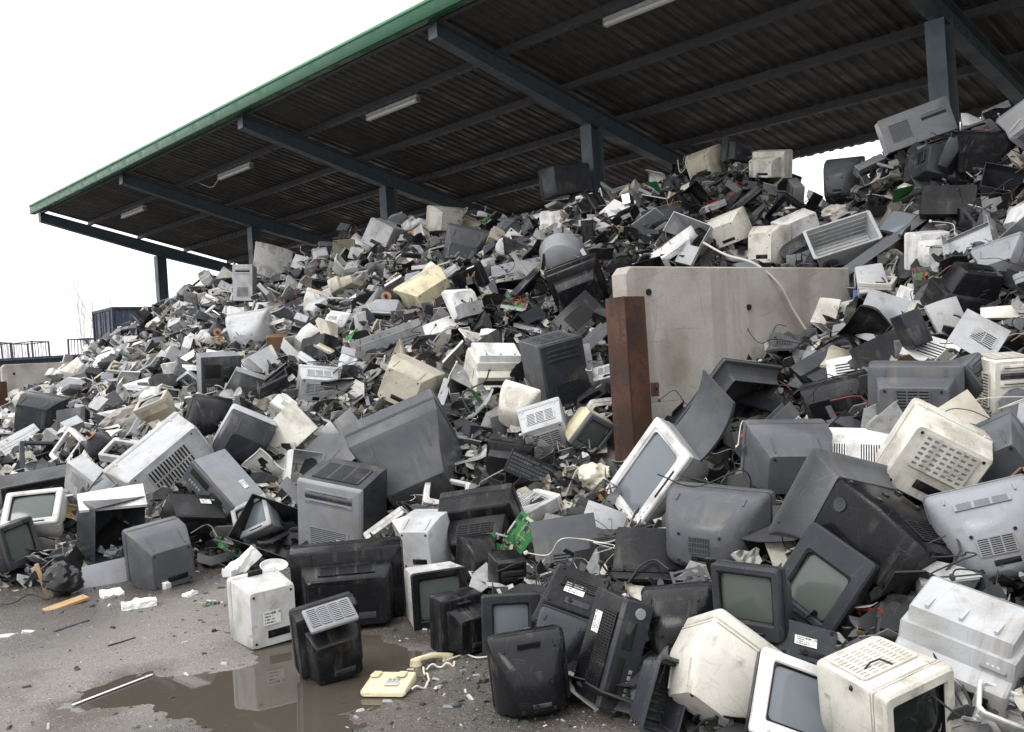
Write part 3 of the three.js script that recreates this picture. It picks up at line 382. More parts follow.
/* computer tower or desktop */
K.pc = (g, o) => {
  const { w, h, d } = o, t = T[o.t], ft = T[o.ft || o.t];
  if (o.open) { part('chassis', () => [tub([{ z: w / 2, w: d, h, r: .004 }, { z: -w / 2, w: d, h, r: .004 }], .003).rotateY(Math.PI / 2)], M.steel, g); part('drive_cage', () => [CB(w * .8, h * .35, d * .35, -w * .05, h * .28, d * .28), CB(w * .7, h * .3, d * .3, -w * .05, h * .3, -d * .3)], M.steel, g); part('main_board', () => [B(.004, h * .75, d * .6, -w * .44, -h * .05, -d * .1)], M.pcb, g); }
  else part('chassis', () => [CB(w, h, d - .05, 0, 0, -.025, .006)], o.steel ? M.steel : t, g);
  part('front_panel', () => [loft([{ z: d / 2, w: w * .96, h: h * .97, r: .012 }, { z: d / 2 - .012, w: w * 1.01, h: h * 1.006, r: .012 }, { z: d / 2 - .05, w: w * 1.01, h: h * 1.006, r: .006 }], 2)], ft, g);
  const wide = w > h, bw = wide ? w * .36 : w * .74, bh = .036, bx = wide ? w * .25 : 0;
  for (let i = 0; i < (wide ? 2 : 3); i++) { const y = wide ? h * .22 - i * (bh + .012) : h * .38 - i * (bh + .01); if (y < -h * .4) break; const b = part('drive_bay', () => [CB(bw, bh, .008, bx, y, d / 2 + .002, .003)], i === 1 ? T.dgrey : T[o.ft || o.t], g); part('drive_slot', () => [B(bw * .8, .004, .003, bx, y, d / 2 + .007)], M.hole, b); }
  const ff = { m: new THREE.Matrix4().setPosition(wide ? -w * .25 : 0, wide ? 0 : -h * .25, d / 2), w, h }; ventOn(g, ft, ff, { w: wide ? .3 : .6, h: wide ? .5 : .25, cols: 1 });
  part('power_button', () => [cyl(.012, .012, .01, wide ? w * .02 : w * .25, -h * .05, 0, 10).rotateX(0)].map(q => q.rotateX(Math.PI / 2).translate(0, h * .0, d / 2)), T.mgrey, g);
  if (!o.open) { part('side_panel', () => [CB(.004, h * .94, d * .86, w / 2 + .001, 0, -.03, .001)], t, g); const fs = { m: mat4(V(0, 0, -d / 2), V(0, 0, -1), V(0, 1, 0)), w, h }; for (let i = 0; i < 5; i++) plateOn(g, 'slot_cover', M.steel, fs, wide ? -.3 + i * .08 : -.1, wide ? 0 : -.35 + i * .07, wide ? .014 : w * .6, wide ? h * .7 : .014, .005); ventOn(g, t, fs, { w: .35, h: wide ? .6 : .22, x: wide ? .28 : 0, y: wide ? 0 : .3, cols: 1 }); }
  if (o.v) for (const s of o.v) { const fs = s === 'top' ? { m: mat4(V(0, h / 2, 0), V(0, 1, 0), V(0, 0, -1)), w, h: d } : { m: mat4(V((s === 'left' ? -1 : 1) * (w / 2 + .003), 0, 0), V(s === 'left' ? -1 : 1, 0, 0), V(0, 1, 0)), w: d, h }; ventOn(g, t, fs, { w: .7, h: .55, cols: 3 }); }
};
/* printer, copier, scanner: stepped body with lid and paper tray */
K.printer = (g, o) => {
  const { w, h, d } = o, t = T[o.t], lt = T[o.lt || o.t];
  const side = (pts, wd, dx = 0) => { const s = new THREE.Shape(); pts.forEach(([z, y], i) => i ? s.lineTo(z, y) : s.moveTo(z, y)); return new THREE.ExtrudeGeometry(s, { depth: wd - .02, bevelEnabled: true, bevelSize: .01, bevelThickness: .01, bevelSegments: 1 }).rotateY(-Math.PI / 2).translate(wd / 2 - .01 + dx, 0, 0); };
  part('body', () => [side([[-d / 2, -h / 2], [d / 2, -h / 2], [d / 2, -h * .08], [d * .34, h * .02], [d * .30, h * .22], [-d * .42, h * .30], [-d / 2, h * .2]], w)], t, g, .4);
  const lid = part('lid', () => [side([[-d * .40, h * .31], [d * .26, h * .25], [d * .22, h * .40], [-d * .30, h * .5], [-d * .42, h * .44]], w * .9)], lt, g, .4);
  part('lid_ridge', () => [-.3, 0, .3].map(x => B(w * .03, .012, d * .5, w * x, h * .458, -d * .04).rotateX(0)), lt, lid);
  const tray = part('paper_slot', () => [B(w * .74, h * .12, .02, 0, -h * .22, d / 2 + .002)], M.hole, g);
  part('paper_tray', () => [CB(w * .7, .012, d * .3, 0, -h * .3, d * .6, .004)], o.tray ? T[o.tray] : t, g);
  part('control_panel', () => [CB(w * .22, .012, d * .12, w * .34, h * .11, d * .33, .003).rotateX(0)], T.mgrey, g);
  for (let i = 0; i < 3; i++) part('button', () => [cyl(.008, .008, .012, w * (.29 + i * .045), h * .115 + .006, d * .33, 8)], T.white, g);
  const fs = { m: mat4(V(-w / 2 - .001, 0, 0), V(-1, 0, 0), V(0, 1, 0)), w: d, h }; ventOn(g, t, fs, { w: .4, h: .25, y: -.1, cols: 1 });
  const fb = { m: mat4(V(0, 0, -d / 2 - .01), V(0, 0, -1), V(0, 1, 0)), w, h }; ventOn(g, t, fb, { w: .5, h: .25, cols: 3 }); stickerOn(g, fb, .25, -.3, .1, .06);
};
/* flat box: video recorder, player, amplifier */
K.vcr = (g, o) => {
  const { w, h, d } = o, t = T[o.t], ft = T[o.ft || o.t];
  const cov = part('cover', () => [CB(w, h, d - .03, 0, 0, -.015, .004)], t, g); part('front_panel', () => [loft([{ z: d / 2, w: w * .985, h: h * .94, r: .006 }, { z: d / 2 - .01, w: w * 1.008, h: h * 1.01, r: .006 }, { z: d / 2 - .03, w: w * 1.008, h: h * 1.01, r: .004 }], 1)], ft, g);
  part('tape_slot', () => [CB(w * .4, h * .3, .005, -w * .22, h * .18, d / 2, .002)], M.hole, g); part('display', () => [CB(w * .26, h * .34, .004, w * .18, h * .1, d / 2, .001)], M.glassD, g);
  for (let i = 0; i < 5; i++) part('button', () => [CB(w * .04, h * .12, .008, w * (-.36 + i * .055), -h * .24, d / 2, .002)], T.mgrey, g);
  part('knob', () => [cyl(h * .16, h * .17, .014, 0, 0, 0, 12).rotateX(Math.PI / 2).translate(w * .4, -h * .05, d / 2 + .004)], T.mgrey, g);
  const f = { m: mat4(V(0, h / 2, 0), V(0, 1, 0), V(0, 0, -1)), w, h: d }; if (o.v) ventOn(g, t, f, { w: .7, h: .4, y: -.15, cols: 4, vert: true, n: 26 });
  for (const x of [-1, 1]) for (const z of [-1, 1]) part('foot', () => [cyl(.016, .018, .012, x * w * .4, -h / 2 - .005, z * d * .38, 8)], T.black, g);
  if (o.lab) stickerOn(g, f, .2, .2, .1, .06);
};
/* curved or flat moulded panel */
K.panel = (g, o) => {
  const { w, h } = o, bend = o.bend ?? .5, tw = o.tw ?? .15, th = .005, nx = 10, ny = 4, t = T[o.t];
  const q = (u, v, k) => { const a = (u - .5) * bend, x = bend ? Math.sin(a) / bend * w : (u - .5) * w, z = (bend ? (Math.cos(a) - 1) / bend * w : 0) + k * th + tw * (u - .5) * (v - .5) * w; return [x, (v - .5) * h + (o.notch && u > .6 && v > .7 ? -h * .15 * (u - .6) * 2 : 0), z]; };
  part('sheet', () => { const P = [], f = (a, b, c, d) => P.push(...a, ...b, ...c, ...a, ...c, ...d); for (let i = 0; i < nx; i++) for (let j = 0; j < ny; j++) { const a = i / nx, b = (i + 1) / nx, c = j / ny, d = (j + 1) / ny; f(q(a, c, 1), q(b, c, 1), q(b, d, 1), q(a, d, 1)); f(q(a, d, 0), q(b, d, 0), q(b, c, 0), q(a, c, 0)); }
    for (let i = 0; i < nx; i++) { const a = i / nx, b = (i + 1) / nx; f(q(a, 0, -4), q(b, 0, -4), q(b, 0, 1), q(a, 0, 1)); f(q(a, 1, 1), q(b, 1, 1), q(b, 1, -4), q(a, 1, -4)); f(q(a, .012, -4), q(b, .012, -4), q(b, .012, 0), q(a, .012, 0)); f(q(a, .988, 0), q(b, .988, 0), q(b, .988, -4), q(a, .988, -4)); }
    for (let j = 0; j < ny; j++) { const c = j / ny, d = (j + 1) / ny; f(q(0, c, 1), q(0, d, 1), q(0, d, -4), q(0, c, -4)); f(q(1, c, -4), q(1, d, -4), q(1, d, 1), q(1, c, 1)); }
    const gg = new THREE.BufferGeometry(); gg.setAttribute('position', new THREE.Float32BufferAttribute(P, 3)); return gg; }, t, g, .5);
  if (o.v) { const list = o.v === true ? [[0, 0, .6, .5]] : o.v; for (const [x, y, ww, hh, vert] of list) { const u = .5 + x, c = q(u, .5 + y, 1), e = q(u + .03, .5 + y, 1), X = V(e[0] - c[0], e[1] - c[1], e[2] - c[2]).normalize(), N = V().crossVectors(X, V(0, 1, 0)).normalize(); ventOn(g, t, { m: mat4(V(...c), N, V(0, 1, 0)), w, h }, { w: ww, h: hh, cols: 1, vert: !!vert, n: vert ? 14 : Math.round(h * hh / .022) }); } }
  if (o.ribs) part('stiffener', () => [-.3, 0, .3].map(y => B(w * .8, .006, .018, 0, h * y, -.01)).concat([-.25, .25].map(x => B(.006, h * .8, .018, w * x, 0, -.012))), t, g);
};
/* circuit board with parts */
K.board = (g, o) => {
  const { w, h } = o, f = rng(hashStr('b' + o.seed + w)); part('laminate', () => [B(w, h, .003)], o.brown ? M.pcbB : M.pcb, g);
  part('chip', () => { const a = []; for (let i = 0; i < 7; i++) a.push(B(rr(.02, .05, f), rr(.012, .03, f), .008, rr(-.42, .42, f) * w, rr(-.42, .42, f) * h, .005)); return a; }, M.chip, g);
  part('capacitor', () => { const a = []; for (let i = 0; i < 9; i++) a.push(cyl(.007, .007, rr(.012, .03, f), 0, 0, 0, 6).rotateX(Math.PI / 2).translate(rr(-.42, .42, f) * w, rr(-.42, .42, f) * h, .012)); return a; }, T.mgrey, g);
  part('connector', () => [B(w * .5, .014, .016, -w * .1, h * .44, .009)], T.cream, g); part('connector', () => [B(.02, h * .3, .02, w * .44, 0, .01)], T.cream, g);
  part('solder_track', () => { const a = []; for (let i = 0; i < 12; i++) { const v = f() < .5; a.push(B(v ? .003 : rr(.04, .16, f), v ? rr(.03, .1, f) : .003, .0008, rr(-.35, .35, f) * w, rr(-.35, .35, f) * h, .0021)); } return a; }, M.gold, g);
};
K.keyboard = (g, o) => { const { w, d } = o, h = .028, t = T[o.t], kt = T[o.kt || o.t];
  part('case', () => [loft([{ z: d / 2, w: w * .99, h: h * .5, r: .006, y: -h * .2 }, { z: d / 2 - .01, w, h: h * .7, r: .006, y: -h * .1 }, { z: -d / 2 + .01, w, h: h * 1.2, r: .008, y: h * .12 }, { z: -d / 2, w: w * .98, h, r: .008, y: h * .1 }], 1)], t, g);
  const rows = 5; for (let j = 0; j < rows; j++) part('key_row', () => { const a = [], n = 18, kw = w * .92 / n; for (let i = 0; i < n; i++) if (hash2(i, j, 91 + Math.round(w * 100)) > .06) a.push(B(kw * .82, .009, d * .115, -w * .46 + (i + .5) * kw + (i > 13 ? kw * .12 : 0), h * (.28 + j * .1), d * (.33 - j * .15))); return a; }, kt, g); };
/* open crate or drawer with ribs */
K.crate = (g, o) => { const { w, h, d } = o, t = T[o.t]; part('tub', () => [tub([{ z: d / 2, w, h, r: .02 }, { z: d / 2 - .02, w: w * .97, h: h * .97, r: .02 }, { z: -d / 2, w: w * .86, h: h * .86, r: .02 }], .006)], t, g);
  part('rib', () => { const a = []; for (let i = -3; i <= 3; i++) a.push(B(w * .80, .012, .012, 0, h * i * .11, -d / 2 + .012)); for (let i = 0; i < 4; i++) a.push(B(w * (.95 - .03 * i), .012, .010, 0, -h * (.455 - .014 * i) + .006, d * (.3 - .2 * i)), B(w * (.95 - .03 * i), .012, .010, 0, h * (.455 - .014 * i) - .006, d * (.3 - .2 * i))); return a; }, t, g);
  part('rim', () => [ringFrame(w * 1.05, h * 1.05, .022, w * .965, h * .965, .02, .02).translate(0, 0, d / 2 + .006)], t, g); };
/* empty front frame */
K.frame = (g, o) => { const { w, h } = o, t = T[o.t]; part('bezel', () => [ringFrame(w, h, .05, w * .78, h * .74, .02, .02, h * .04)], t, g); part('lip', () => [ringFrame(w * .98, h * .98, .04, w * .955, h * .955, .02, .02, 0, .003).translate(0, 0, -.046)], t, g); part('button_strip', () => [CB(w * .3, .012, .01, w * .15, -h * .43, 0, .002)], T.dgrey, g); };
/* metal tray full of electronics */
K.chassis = (g, o) => { const { w, h, d } = o, f = rng(hashStr('c' + o.seed)); part('tray', () => [tub([{ z: h / 2, w, h: d, r: .003 }, { z: -h / 2, w, h: d, r: .003 }], .002).rotateX(-Math.PI / 2)], M.steel, g);
  part('board', () => [B(w * .86, .003, d * .8, 0, -h * .25, 0)], f() < .5 ? M.pcb : M.pcbB, g); part('transformer', () => [CB(w * .2, h * .8, d * .22, -w * .25, h * .1, d * .15)], T.dgrey, g); part('winding', () => [cyl(w * .07, w * .07, h * .7, w * .2, h * .1, -d * .1, 10)], M.copper, g);
  part('component', () => { const a = []; for (let i = 0; i < 10; i++) a.push(B(rr(.02, .07, f), rr(.03, .08, f), rr(.02, .06, f), rr(-.36, .36, f) * w, -h * .1, rr(-.34, .34, f) * d)); return a; }, T.black, g);
  part('wiring', () => { const a = []; for (let i = 0; i < 3; i++) a.push(tube([V(rr(-.3, .3, f) * w, -h * .1, rr(-.3, .3, f) * d), V(rr(-.4, .4, f) * w, h * rr(.4, 1, f), rr(-.4, .4, f) * d), V(rr(-.6, .6, f) * w, h * rr(.2, .9, f), rr(-.6, .6, f) * d), V(rr(-.7, .7, f) * w, -h * .1, rr(-.7, .7, f) * d)], .005, 10, 4)); return a; }, f() < .3 ? M.cableR : M.cable, g); };
/* bare picture tube */
K.tube = (g, o) => { const { w, h, d } = o; part('funnel', () => [loft([[0, .99, .99, .06], [.16, 1, 1, .07], [.24, .96, .95, .1], [.5, .68, .66, .3], [.68, .32, .32, .5], [.74, .14, .17, .5], [.98, .12, .15, .5], [1, .08, .1, .5]].map(([u, a, b, r]) => ({ z: lerp(d / 2, -d / 2, u), w: w * a, h: h * b, r: Math.min(w * a, h * b) * r })), 3)], T.dgrey, g); part('face_glass', () => [bulge(w * .9, h * .88, .02).translate(0, 0, d / 2 + .003)], M.glassB, g); part('yoke', () => [cyl(w * .13, w * .2, d * .14, 0, 0, 0, 12).rotateX(Math.PI / 2).translate(0, 0, -d * .17)], M.copper, g); };
/* loudspeaker box */
K.speaker = (g, o) => { const { w, h, d } = o, t = T[o.t]; part('cabinet', () => [CB(w, h, d, 0, 0, 0, .01)], t, g); part('woofer', () => [cyl(w * .36, w * .36, .012, 0, 0, 0, 18).rotateX(Math.PI / 2).translate(0, -h * .16, d / 2 + .004)], T.dgrey, g); part('cone', () => [cyl(w * .28, w * .1, .02, 0, 0, 0, 18).rotateX(Math.PI / 2).translate(0, -h * .16, d / 2 + .006)], M.hole, g); part('tweeter', () => [cyl(w * .16, w * .16, .012, 0, 0, 0, 14).rotateX(Math.PI / 2).translate(0, h * .3, d / 2 + .004)], T.dgrey, g); };
/* crumpled sheet metal or bent cover: folded U */
K.cover = (g, o) => { const { w, h, d } = o, t = o.steel ? M.steel : T[o.t]; part('top_sheet', () => [B(w, .003, d, 0, h / 2, 0)], t, g); for (const s of [-1, 1]) part('side_sheet', () => [B(.003, h, d, s * (w / 2 - .0016), -.0032, 0)], t, g); part('rear_fold', () => [B(w - .006, h * .2, .003, 0, h * .4 - .004, -d / 2 + .0017)], t, g); ventOn(g, t, { m: mat4(V(0, h / 2 + .0015, 0), V(0, 1, 0), V(0, 0, -1)), w, h: d }, { w: .5, h: .3, x: .1, cols: 2 }); };
function blob(w, h, d, amp, seed, det = 3) { const g = new THREE.IcosahedronGeometry(.5, det), p = g.attributes.position; for (let i = 0; i < p.count; i++) { const x = p.getX(i), y = p.getY(i), z = p.getZ(i); const n = 1 + amp * (fbm(x * 4 + seed, y * 4 + z * 3, 3, seed) - .5) * 2 + amp * .6 * (fbm(z * 7 + seed, x * 7 - y * 6, 2, seed + 4) - .5) * 2; p.setXYZ(i, x * n * w, y * n * h, z * n * d); } return g; }
K.foam = (g, o) => { const { w, h, d } = o; part('block', () => { const q = new THREE.BoxGeometry(w, h, d, 7, 4, 5), p = q.attributes.position, s = w * 91; for (let i = 0; i < p.count; i++) { const x = p.getX(i), y = p.getY(i), z = p.getZ(i), u = x / w + .5; const cut = fbm(u * 4 + s, z / d * 2, 2, 5) > .5 ? .55 : 1, n = .75 + .5 * fbm(x * 40 + s, z * 40 + y * 30, 2, 8); p.setXYZ(i, x * (.85 + .3 * n * .5), y > 0 ? y * cut * n : y, z * n); } return [q]; }, M.foam, g, .3); };
K.bag = (g, o) => { part('film', () => [blob(o.w, o.h, o.d, .38, o.seed || 3, 5)], new THREE.MeshStandardMaterial({ color: new THREE.Color().setRGB(...(o.c || [.02, .02, .022])), roughness: .32 }), g, .6); };
K.plank = (g, o) => { const { w, h, d } = o; part('board', () => [CB(w, h, d, 0, 0, 0, .003)], o.m || M.wood, g); part('nail', () => [cyl(.004, .004, .01, w * .4, h / 2, 0, 6), cyl(.004, .004, .01, -w * .4, h / 2, 0, 6)], M.steel, g); };
K.dish = (g, o) => { const { w, h, d } = o; part('bowl', () => [new THREE.LatheGeometry([[0, -.5], [.25, -.46], [.42, -.25], [.5, .25], [.5, .3], [.47, .3], [.4, -.2], [.24, -.4], [0, -.43]].map(([r, y]) => new THREE.Vector2(Math.max(r, .001) * w, y * h)), 20)], T[o.t], g); part('hub', () => [cyl(w * .06, w * .08, h * .3, 0, -h * .3, 0, 10)], T.dgrey, g); };
K.bar = (g, o) => { const { w, h, d } = o, t = o.steel ? M.steel : T[o.t]; part('web', () => [B(w, .004, d)], t, g); part('flange', () => [B(w, h, .004, 0, h / 2 + .002, d / 2 - .002)], t, g); part('flange', () => [B(w, h * .7, .004, 0, h * .35 + .002, -d / 2 + .002)], t, g); };
K.cable = (g, o) => { const f = rng(o.seed || 7), n = o.n || 7, L = o.w, pts = []; for (let i = 0; i < n; i++) pts.push(V((i / (n - 1) - .5) * L, (f() - .4) * o.h, (f() - .5) * o.d)); part('sheath', () => [tube(pts, o.r || .006, n * 6, 5)], o.m || M.cable, g); part('plug', () => [CB(.03, .025, .02, pts[0].x, pts[0].y, pts[0].z)], o.m || M.cable, g); };
const KIND = { crt: ['television', 'television'], flare: ['television', 'television'], pc: ['computer_case', 'computer'], printer: ['printer', 'printer'], vcr: ['video_recorder', 'video recorder'], panel: ['moulded_cover', 'cover'], board: ['circuit_board', 'circuit board'], keyboard: ['keyboard', 'keyboard'], crate: ['plastic_crate', 'crate'], frame: ['screen_surround', 'screen surround'], chassis: ['metal_chassis', 'chassis'], tube: ['picture_tube', 'picture tube'], speaker: ['loudspeaker', 'loudspeaker'], cover: ['case_cover', 'cover'], foam: ['foam_block', 'foam'], bag: ['plastic_bag', 'bag'], plank: ['wooden_board', 'board'], dish: ['round_bowl', 'bowl'], bar: ['metal_bar', 'bar'], cable: ['loose_cable', 'cable'] };
/* ------------------------------------------------ the pieces one can pick out: where each lies is read off the photograph as a sight line and met with the heap's surface */
const CR = V(1, 0, 0).applyQuaternion(camera.quaternion), CU = V(0, 1, 0).applyQuaternion(camera.quaternion), CF = V(0, 0, -1).applyQuaternion(camera.quaternion);
const ray = (px, py) => CF.clone().addScaledVector(CR, (px - 512) / FOCAL).addScaledVector(CU, -(py - 366) / FOCAL);
const project = p => { const q = p.clone().sub(camera.position), f = q.dot(CF); return [512 + FOCAL * q.dot(CR) / f, 366 - FOCAL * q.dot(CU) / f, f]; };
const surf = (x, z) => Math.max(0, heapY(x, z));
function meet(px, py, lift) { const r = ray(px, py); let s = 3, best = 1e9, bs = 14; for (; s < 36; s += .01) { const x = r.x * s, z = r.z * s, gap = EYE + r.y * s - surf(x, z) - lift * s / FOCAL; if (gap <= 0) return s; if (surf(x, z) > 1.2 && gap < best) { best = gap; bs = s; } } return bs; }
const landmarks = [], placed = [];
function aim(o, pos, yaw, pitch, roll) { const b = Math.atan2(-pos.x, -pos.z); const e = (ax, a) => new THREE.Quaternion().setFromAxisAngle(ax, a); o.quaternion.copy(e(V(0, 1, 0), b)).multiply(e(V(0, 0, 1), -R(roll))).multiply(e(V(1, 0, 0), R(pitch))).multiply(e(V(0, 1, 0), R(yaw))); o.position.copy(pos); }
function H(kind, cx, cy, w, h, d, yaw, pitch, roll, o, label, ref, opt = {}) {
  const dims = [w, h, d].filter(v => v > 0).sort((a, b) => a - b), lift = opt.lift ?? (opt.stand ? h * .5 : (dims.length > 2 ? dims[0] * .42 : 4));
  const s = meet(cx, cy, lift) - (opt.near || 0), k = s / FOCAL, pos = ray(cx, cy).multiplyScalar(s).add(camera.position);
  const [nm, cat] = opt.as || KIND[kind], g = thing(nm, label, cat); CK = null;
  K[kind](g, { w: w * k, h: h * k, d: d * k, ...o }); aim(g, pos, yaw, pitch, roll);
  placed.push({ px: cx, py: cy, rx: Math.max(w, opt.flat ? w : d * .6) * .5, ry: Math.max(h, d * .5) * .5, s, hero: true }); if (ref) landmarks.push({ px: cx, py: cy, ref });
  return g;
}
const MONI = { as: ['crt_monitor', 'monitor'] }, TSH = { as: ['television_shell', 'television shell'] }, MSH = { as: ['monitor_shell', 'monitor shell'] };
/* front row on the yard */
H('crt', 263, 609, 52, 64, 52, 202, 6, 0, { t: 'pale', st: 'box', v: [], lab: true, handle: true }, 'whitish grey monitor standing in the puddle, its labelled back turned to the camera', 'the white monitor in the puddle', { stand: 1, ...MONI });
H('crt', 348, 586, 114, 78, 62, 178, 4, 0, { t: 'black', st: 'step', v: ['back', 'top'], lab: true, vo: { n: 14, h: .55 } }, 'large black television seen from behind, standing at the puddle edge', 'the large black television', { stand: 1 });
H('crt', 331, 642, 66, 72, 50, 196, 20, -2, { t: 'black', st: 'step', cap: 'mgrey', sock: true, v: [] }, 'small black television with grey slotted top cover, standing in the puddle', 'the small slotted television', { stand: 1 });
H('crt', 435, 594, 56, 58, 44, 14, 3, 0, { t: 'white', ft: 'black', st: 'box', bt: .1 }, 'small white television with black front and dull green screen beside the large black one', 'the small white television', { stand: 1 });
H('crt', 426, 541, 44, 54, 44, 150, 6, -4, { t: 'lgrey', st: 'mon', v: [], lab: false, sock: true }, 'light grey monitor back behind the small white television', 'the light grey monitor back', { lift: 40, ...MONI });
H('crt', 481, 528, 78, 58, 58, 160, 34, -18, { t: 'black', st: 'step', v: ['top'], vo: { h: .4 } }, 'dusty black television tipped forward beside the green circuit boards', 'the tipped black television', { lift: 34 });
H('crt', 480, 560, 38, 46, 36, 205, 0, 6, { t: 'black', st: 'round' }, 'rounded black television back under the tipped dusty one', null, { lift: 26 });
H('crt', 463, 623, 50, 56, 48, 212, 4, 2, { t: 'black', st: 'step', v: [], handle: true }, 'black humped television back just right of the small white television', 'the humped black television', { stand: 1 });
H('crt', 509, 620, 58, 58, 40, 6, -3, 2, { t: 'dgrey', st: 'tv', scr: M.glassB, iw: .66, ih: .66 }, 'charcoal television with pale blank screen behind the rounded black foreground set', 'the pale screened television', { stand: 1 });
H('crt', 532, 677, 80, 80, 58, 188, 4, -3, { t: 'black', st: 'round', r: .08, handle: true, v: ['left'] }, 'bulky rounded black television on the wet ground at bottom centre', 'the bulky rounded television', { stand: 1 });
H('crt', 556, 648, 56, 66, 44, 165, 6, 18, { t: 'dgrey', st: 'round', v: [] }, 'charcoal rounded television leaning behind the bulky rounded black one', null, { lift: 36 });
H('crt', 579, 602, 76, 80, 62, 160, -44, 34, { t: 'black', st: 'step', lab: true, v: ['back'], vo: { h: .2 } }, 'big black television lying on its face, moulded back with pale label turned up', 'the upturned black television', { lift: 46 });
H('vcr', 612, 648, 105, 34, 58, 10, 28, -66, { t: 'black', v: true, lab: true, ft: 'dgrey' }, 'black video recorder standing on end with a silver strip beside the upturned television', 'the upended video recorder', { lift: 48 });
H('vcr', 634, 618, 46, 10, 26, 20, 40, 62, { t: 'silver' }, 'small silver flat player propped on the upended black video recorder', null, { lift: 60 });
H('crt', 680, 628, 74, 74, 58, 172, 4, -6, { t: 'black', st: 'round', lab: false }, 'round backed glossy black television behind the off white monitor shell', 'the round backed television', { lift: 37 });
H('crt', 712, 532, 108, 82, 70, 158, 4, 3, { t: 'slate', st: 'round', v: ['left', 'back'], vo: { h: .5, w: .4, n: 12, vert: true } }, 'large slate television back with fine side slots, above the two screened televisions', 'the slate television back', { lift: 40 });
H('crt', 758, 595, 72, 72, 58, -27, 3, 0, { t: 'dgrey', st: 'tv', iw: .84, ih: .70, oy: .06 }, 'charcoal television facing the camera with grey green screen at right', 'the upright screened television', { lift: 36, near: .3 });
H('crt', 830, 584, 78, 92, 56, -30, -2, 34, { t: 'dgrey', st: 'tv', iw: .7, ih: .6, oy: -.06, scr: M.glass }, 'charcoal television leaning sideways with screen and tape slot, right of the upright one', 'the leaning charcoal television', { lift: 30 });
H('crt', 718, 672, 88, 84, 84, 122, 6, -50, { t: 'cream', st: 'mon', bt: .16, sock: false, r: .05, v: [] }, 'off white monitor shell lying tilted in the foreground beside the black grille', 'the off white monitor shell', { lift: 42, ...MONI });
H('crate', 660, 695, 44, 74, 30, 30, -16, 20, { t: 'dgrey' }, 'black ribbed plastic grille leaning on the off white monitor shell', null, { lift: 34 });
H('crt', 800, 648, 78, 54, 46, 196, -40, 8, { t: 'dgrey', st: 'mon', lab: true, v: [] }, 'dark box shaped monitor with white sticker above the broken white screen', 'the stickered dark monitor', { lift: 26, ...MONI });
H('crt', 790, 708, 98, 84, 56, 20, -34, 14, { t: 'dgrey', ft: 'white', st: 'tv', scr: M.glassB, bt: .12, iw: .74, ih: .72 }, 'broken television with white frame and bluish screen at the bottom edge', 'the broken white framed television', { lift: 34 });
H('crt', 884, 702, 92, 92, 96, 44, 14, 0, { t: 'cream', st: 'box', v: ['top'], vo: { w: .8, h: .7, cols: 6, n: 9, rec: 'beige' }, scr: M.glassD, iw: .78, ih: .68 }, 'cream monitor with dark screen and gridded top at the bottom right', 'the cream monitor at the bottom', { stand: 1, ...MONI });
H('printer', 966, 646, 112, 92, 84, -24, 20, 6, { t: 'lgrey', lt: 'lgrey' }, 'battered light grey copier with torn cover at the right edge', 'the battered grey copier', { lift: 46 });
H('crate', 1003, 716, 60, 40, 34, 20, -60, 6, { t: 'white' }, 'white plastic rack in the bottom right corner', null, { lift: 16 });
H('flare', 880, 536, 132, 104, 140, -128, 4, 30, { t: 'black', ft: 'slate' }, 'huge black television on its side, slate front flaring up left, speckled underside showing', 'the huge overturned television', { lift: 54 });

H('crt', 790, 458, 82, 58, 66, 196, 18, 8, { t: 'slate', st: 'mon', v: [], sock: false }, 'plain slate television back lying below the curved slate shells', 'the plain slate back', { lift: 40 });
H('bar', 770, 436, 70, 16, 22, 20, 20, -34, { t: 'slate' }, 'slate plastic beam resting across the plain slate television back', null, { lift: 60 });
H('panel', 854, 458, 112, 74, 6, 0, -42, 4, { t: 'white', bend: .1, tw: 0, v: [[-.22, .05, .3, .34, 1], [.2, .05, .3, .34, 1]] }, 'large white perforated panel lying under the beige vented monitor', 'the white perforated panel', { lift: 14 });
H('crt', 934, 458, 84, 80, 62, 192, 12, 34, { t: 'cream', st: 'box', bt: .3, v: ['back'], vo: { w: .7, h: .5, cols: 7, n: 6, y: .18, rec: 'mgrey' }, sock: true }, 'cream monitor with gridded back tumbled above the huge overturned television', 'the tumbled cream monitor', { lift: 52, ...MONI });
H('crt', 915, 396, 92, 64, 62, 176, 6, 3, { t: 'slate', st: 'step', v: ['back'], vo: { w: .5, h: .4, y: .25 } }, 'slate television seen from behind, above the tumbled cream monitor', 'the stepped slate television', { lift: 34 });
H('flare', 752, 424, 112, 96, 80, -118, 16, 40, { t: 'slate', ft: 'slate', hollow: true }, 'hollow slate television front flaring up before the concrete wall', 'the hollow slate cabinet', { lift: 44, ...TSH });
H('panel', 706, 420, 82, 58, 6, -26, -46, -38, { t: 'slate', bend: -.9, tw: .05 }, 'curved slate flared side cover leaning before the concrete wall', null, { lift: 60, near: .45 });
H('panel', 760, 398, 70, 26, 6, 10, -50, 12, { t: 'dgrey', bend: .9 }, 'curved charcoal lid with yellow sticker at the foot of the concrete wall', null, { lift: 44 });
H('chassis', 748, 432, 44, 18, 34, 20, 10, -10, { seed: 4 }, 'opened chassis with wires and bare boards inside the hollow slate cabinet', null, { lift: 36 });
H('crt', 661, 478, 98, 66, 46, -20, -44, -38, { t: 'lgrey', ft: 'white', st: 'mon', scr: M.glassB, bt: .16, iw: .84, ih: .74, sur: T.white, oy: .02 }, 'white framed television lying face up with pale blue screen below the rusty post', 'the face up white television', { lift: 34 });
H('vcr', 702, 486, 54, 13, 34, 0, 24, -4, { t: 'black', ft: 'dgrey' }, 'small black radio lying below the face up white television', null, { lift: 22 });
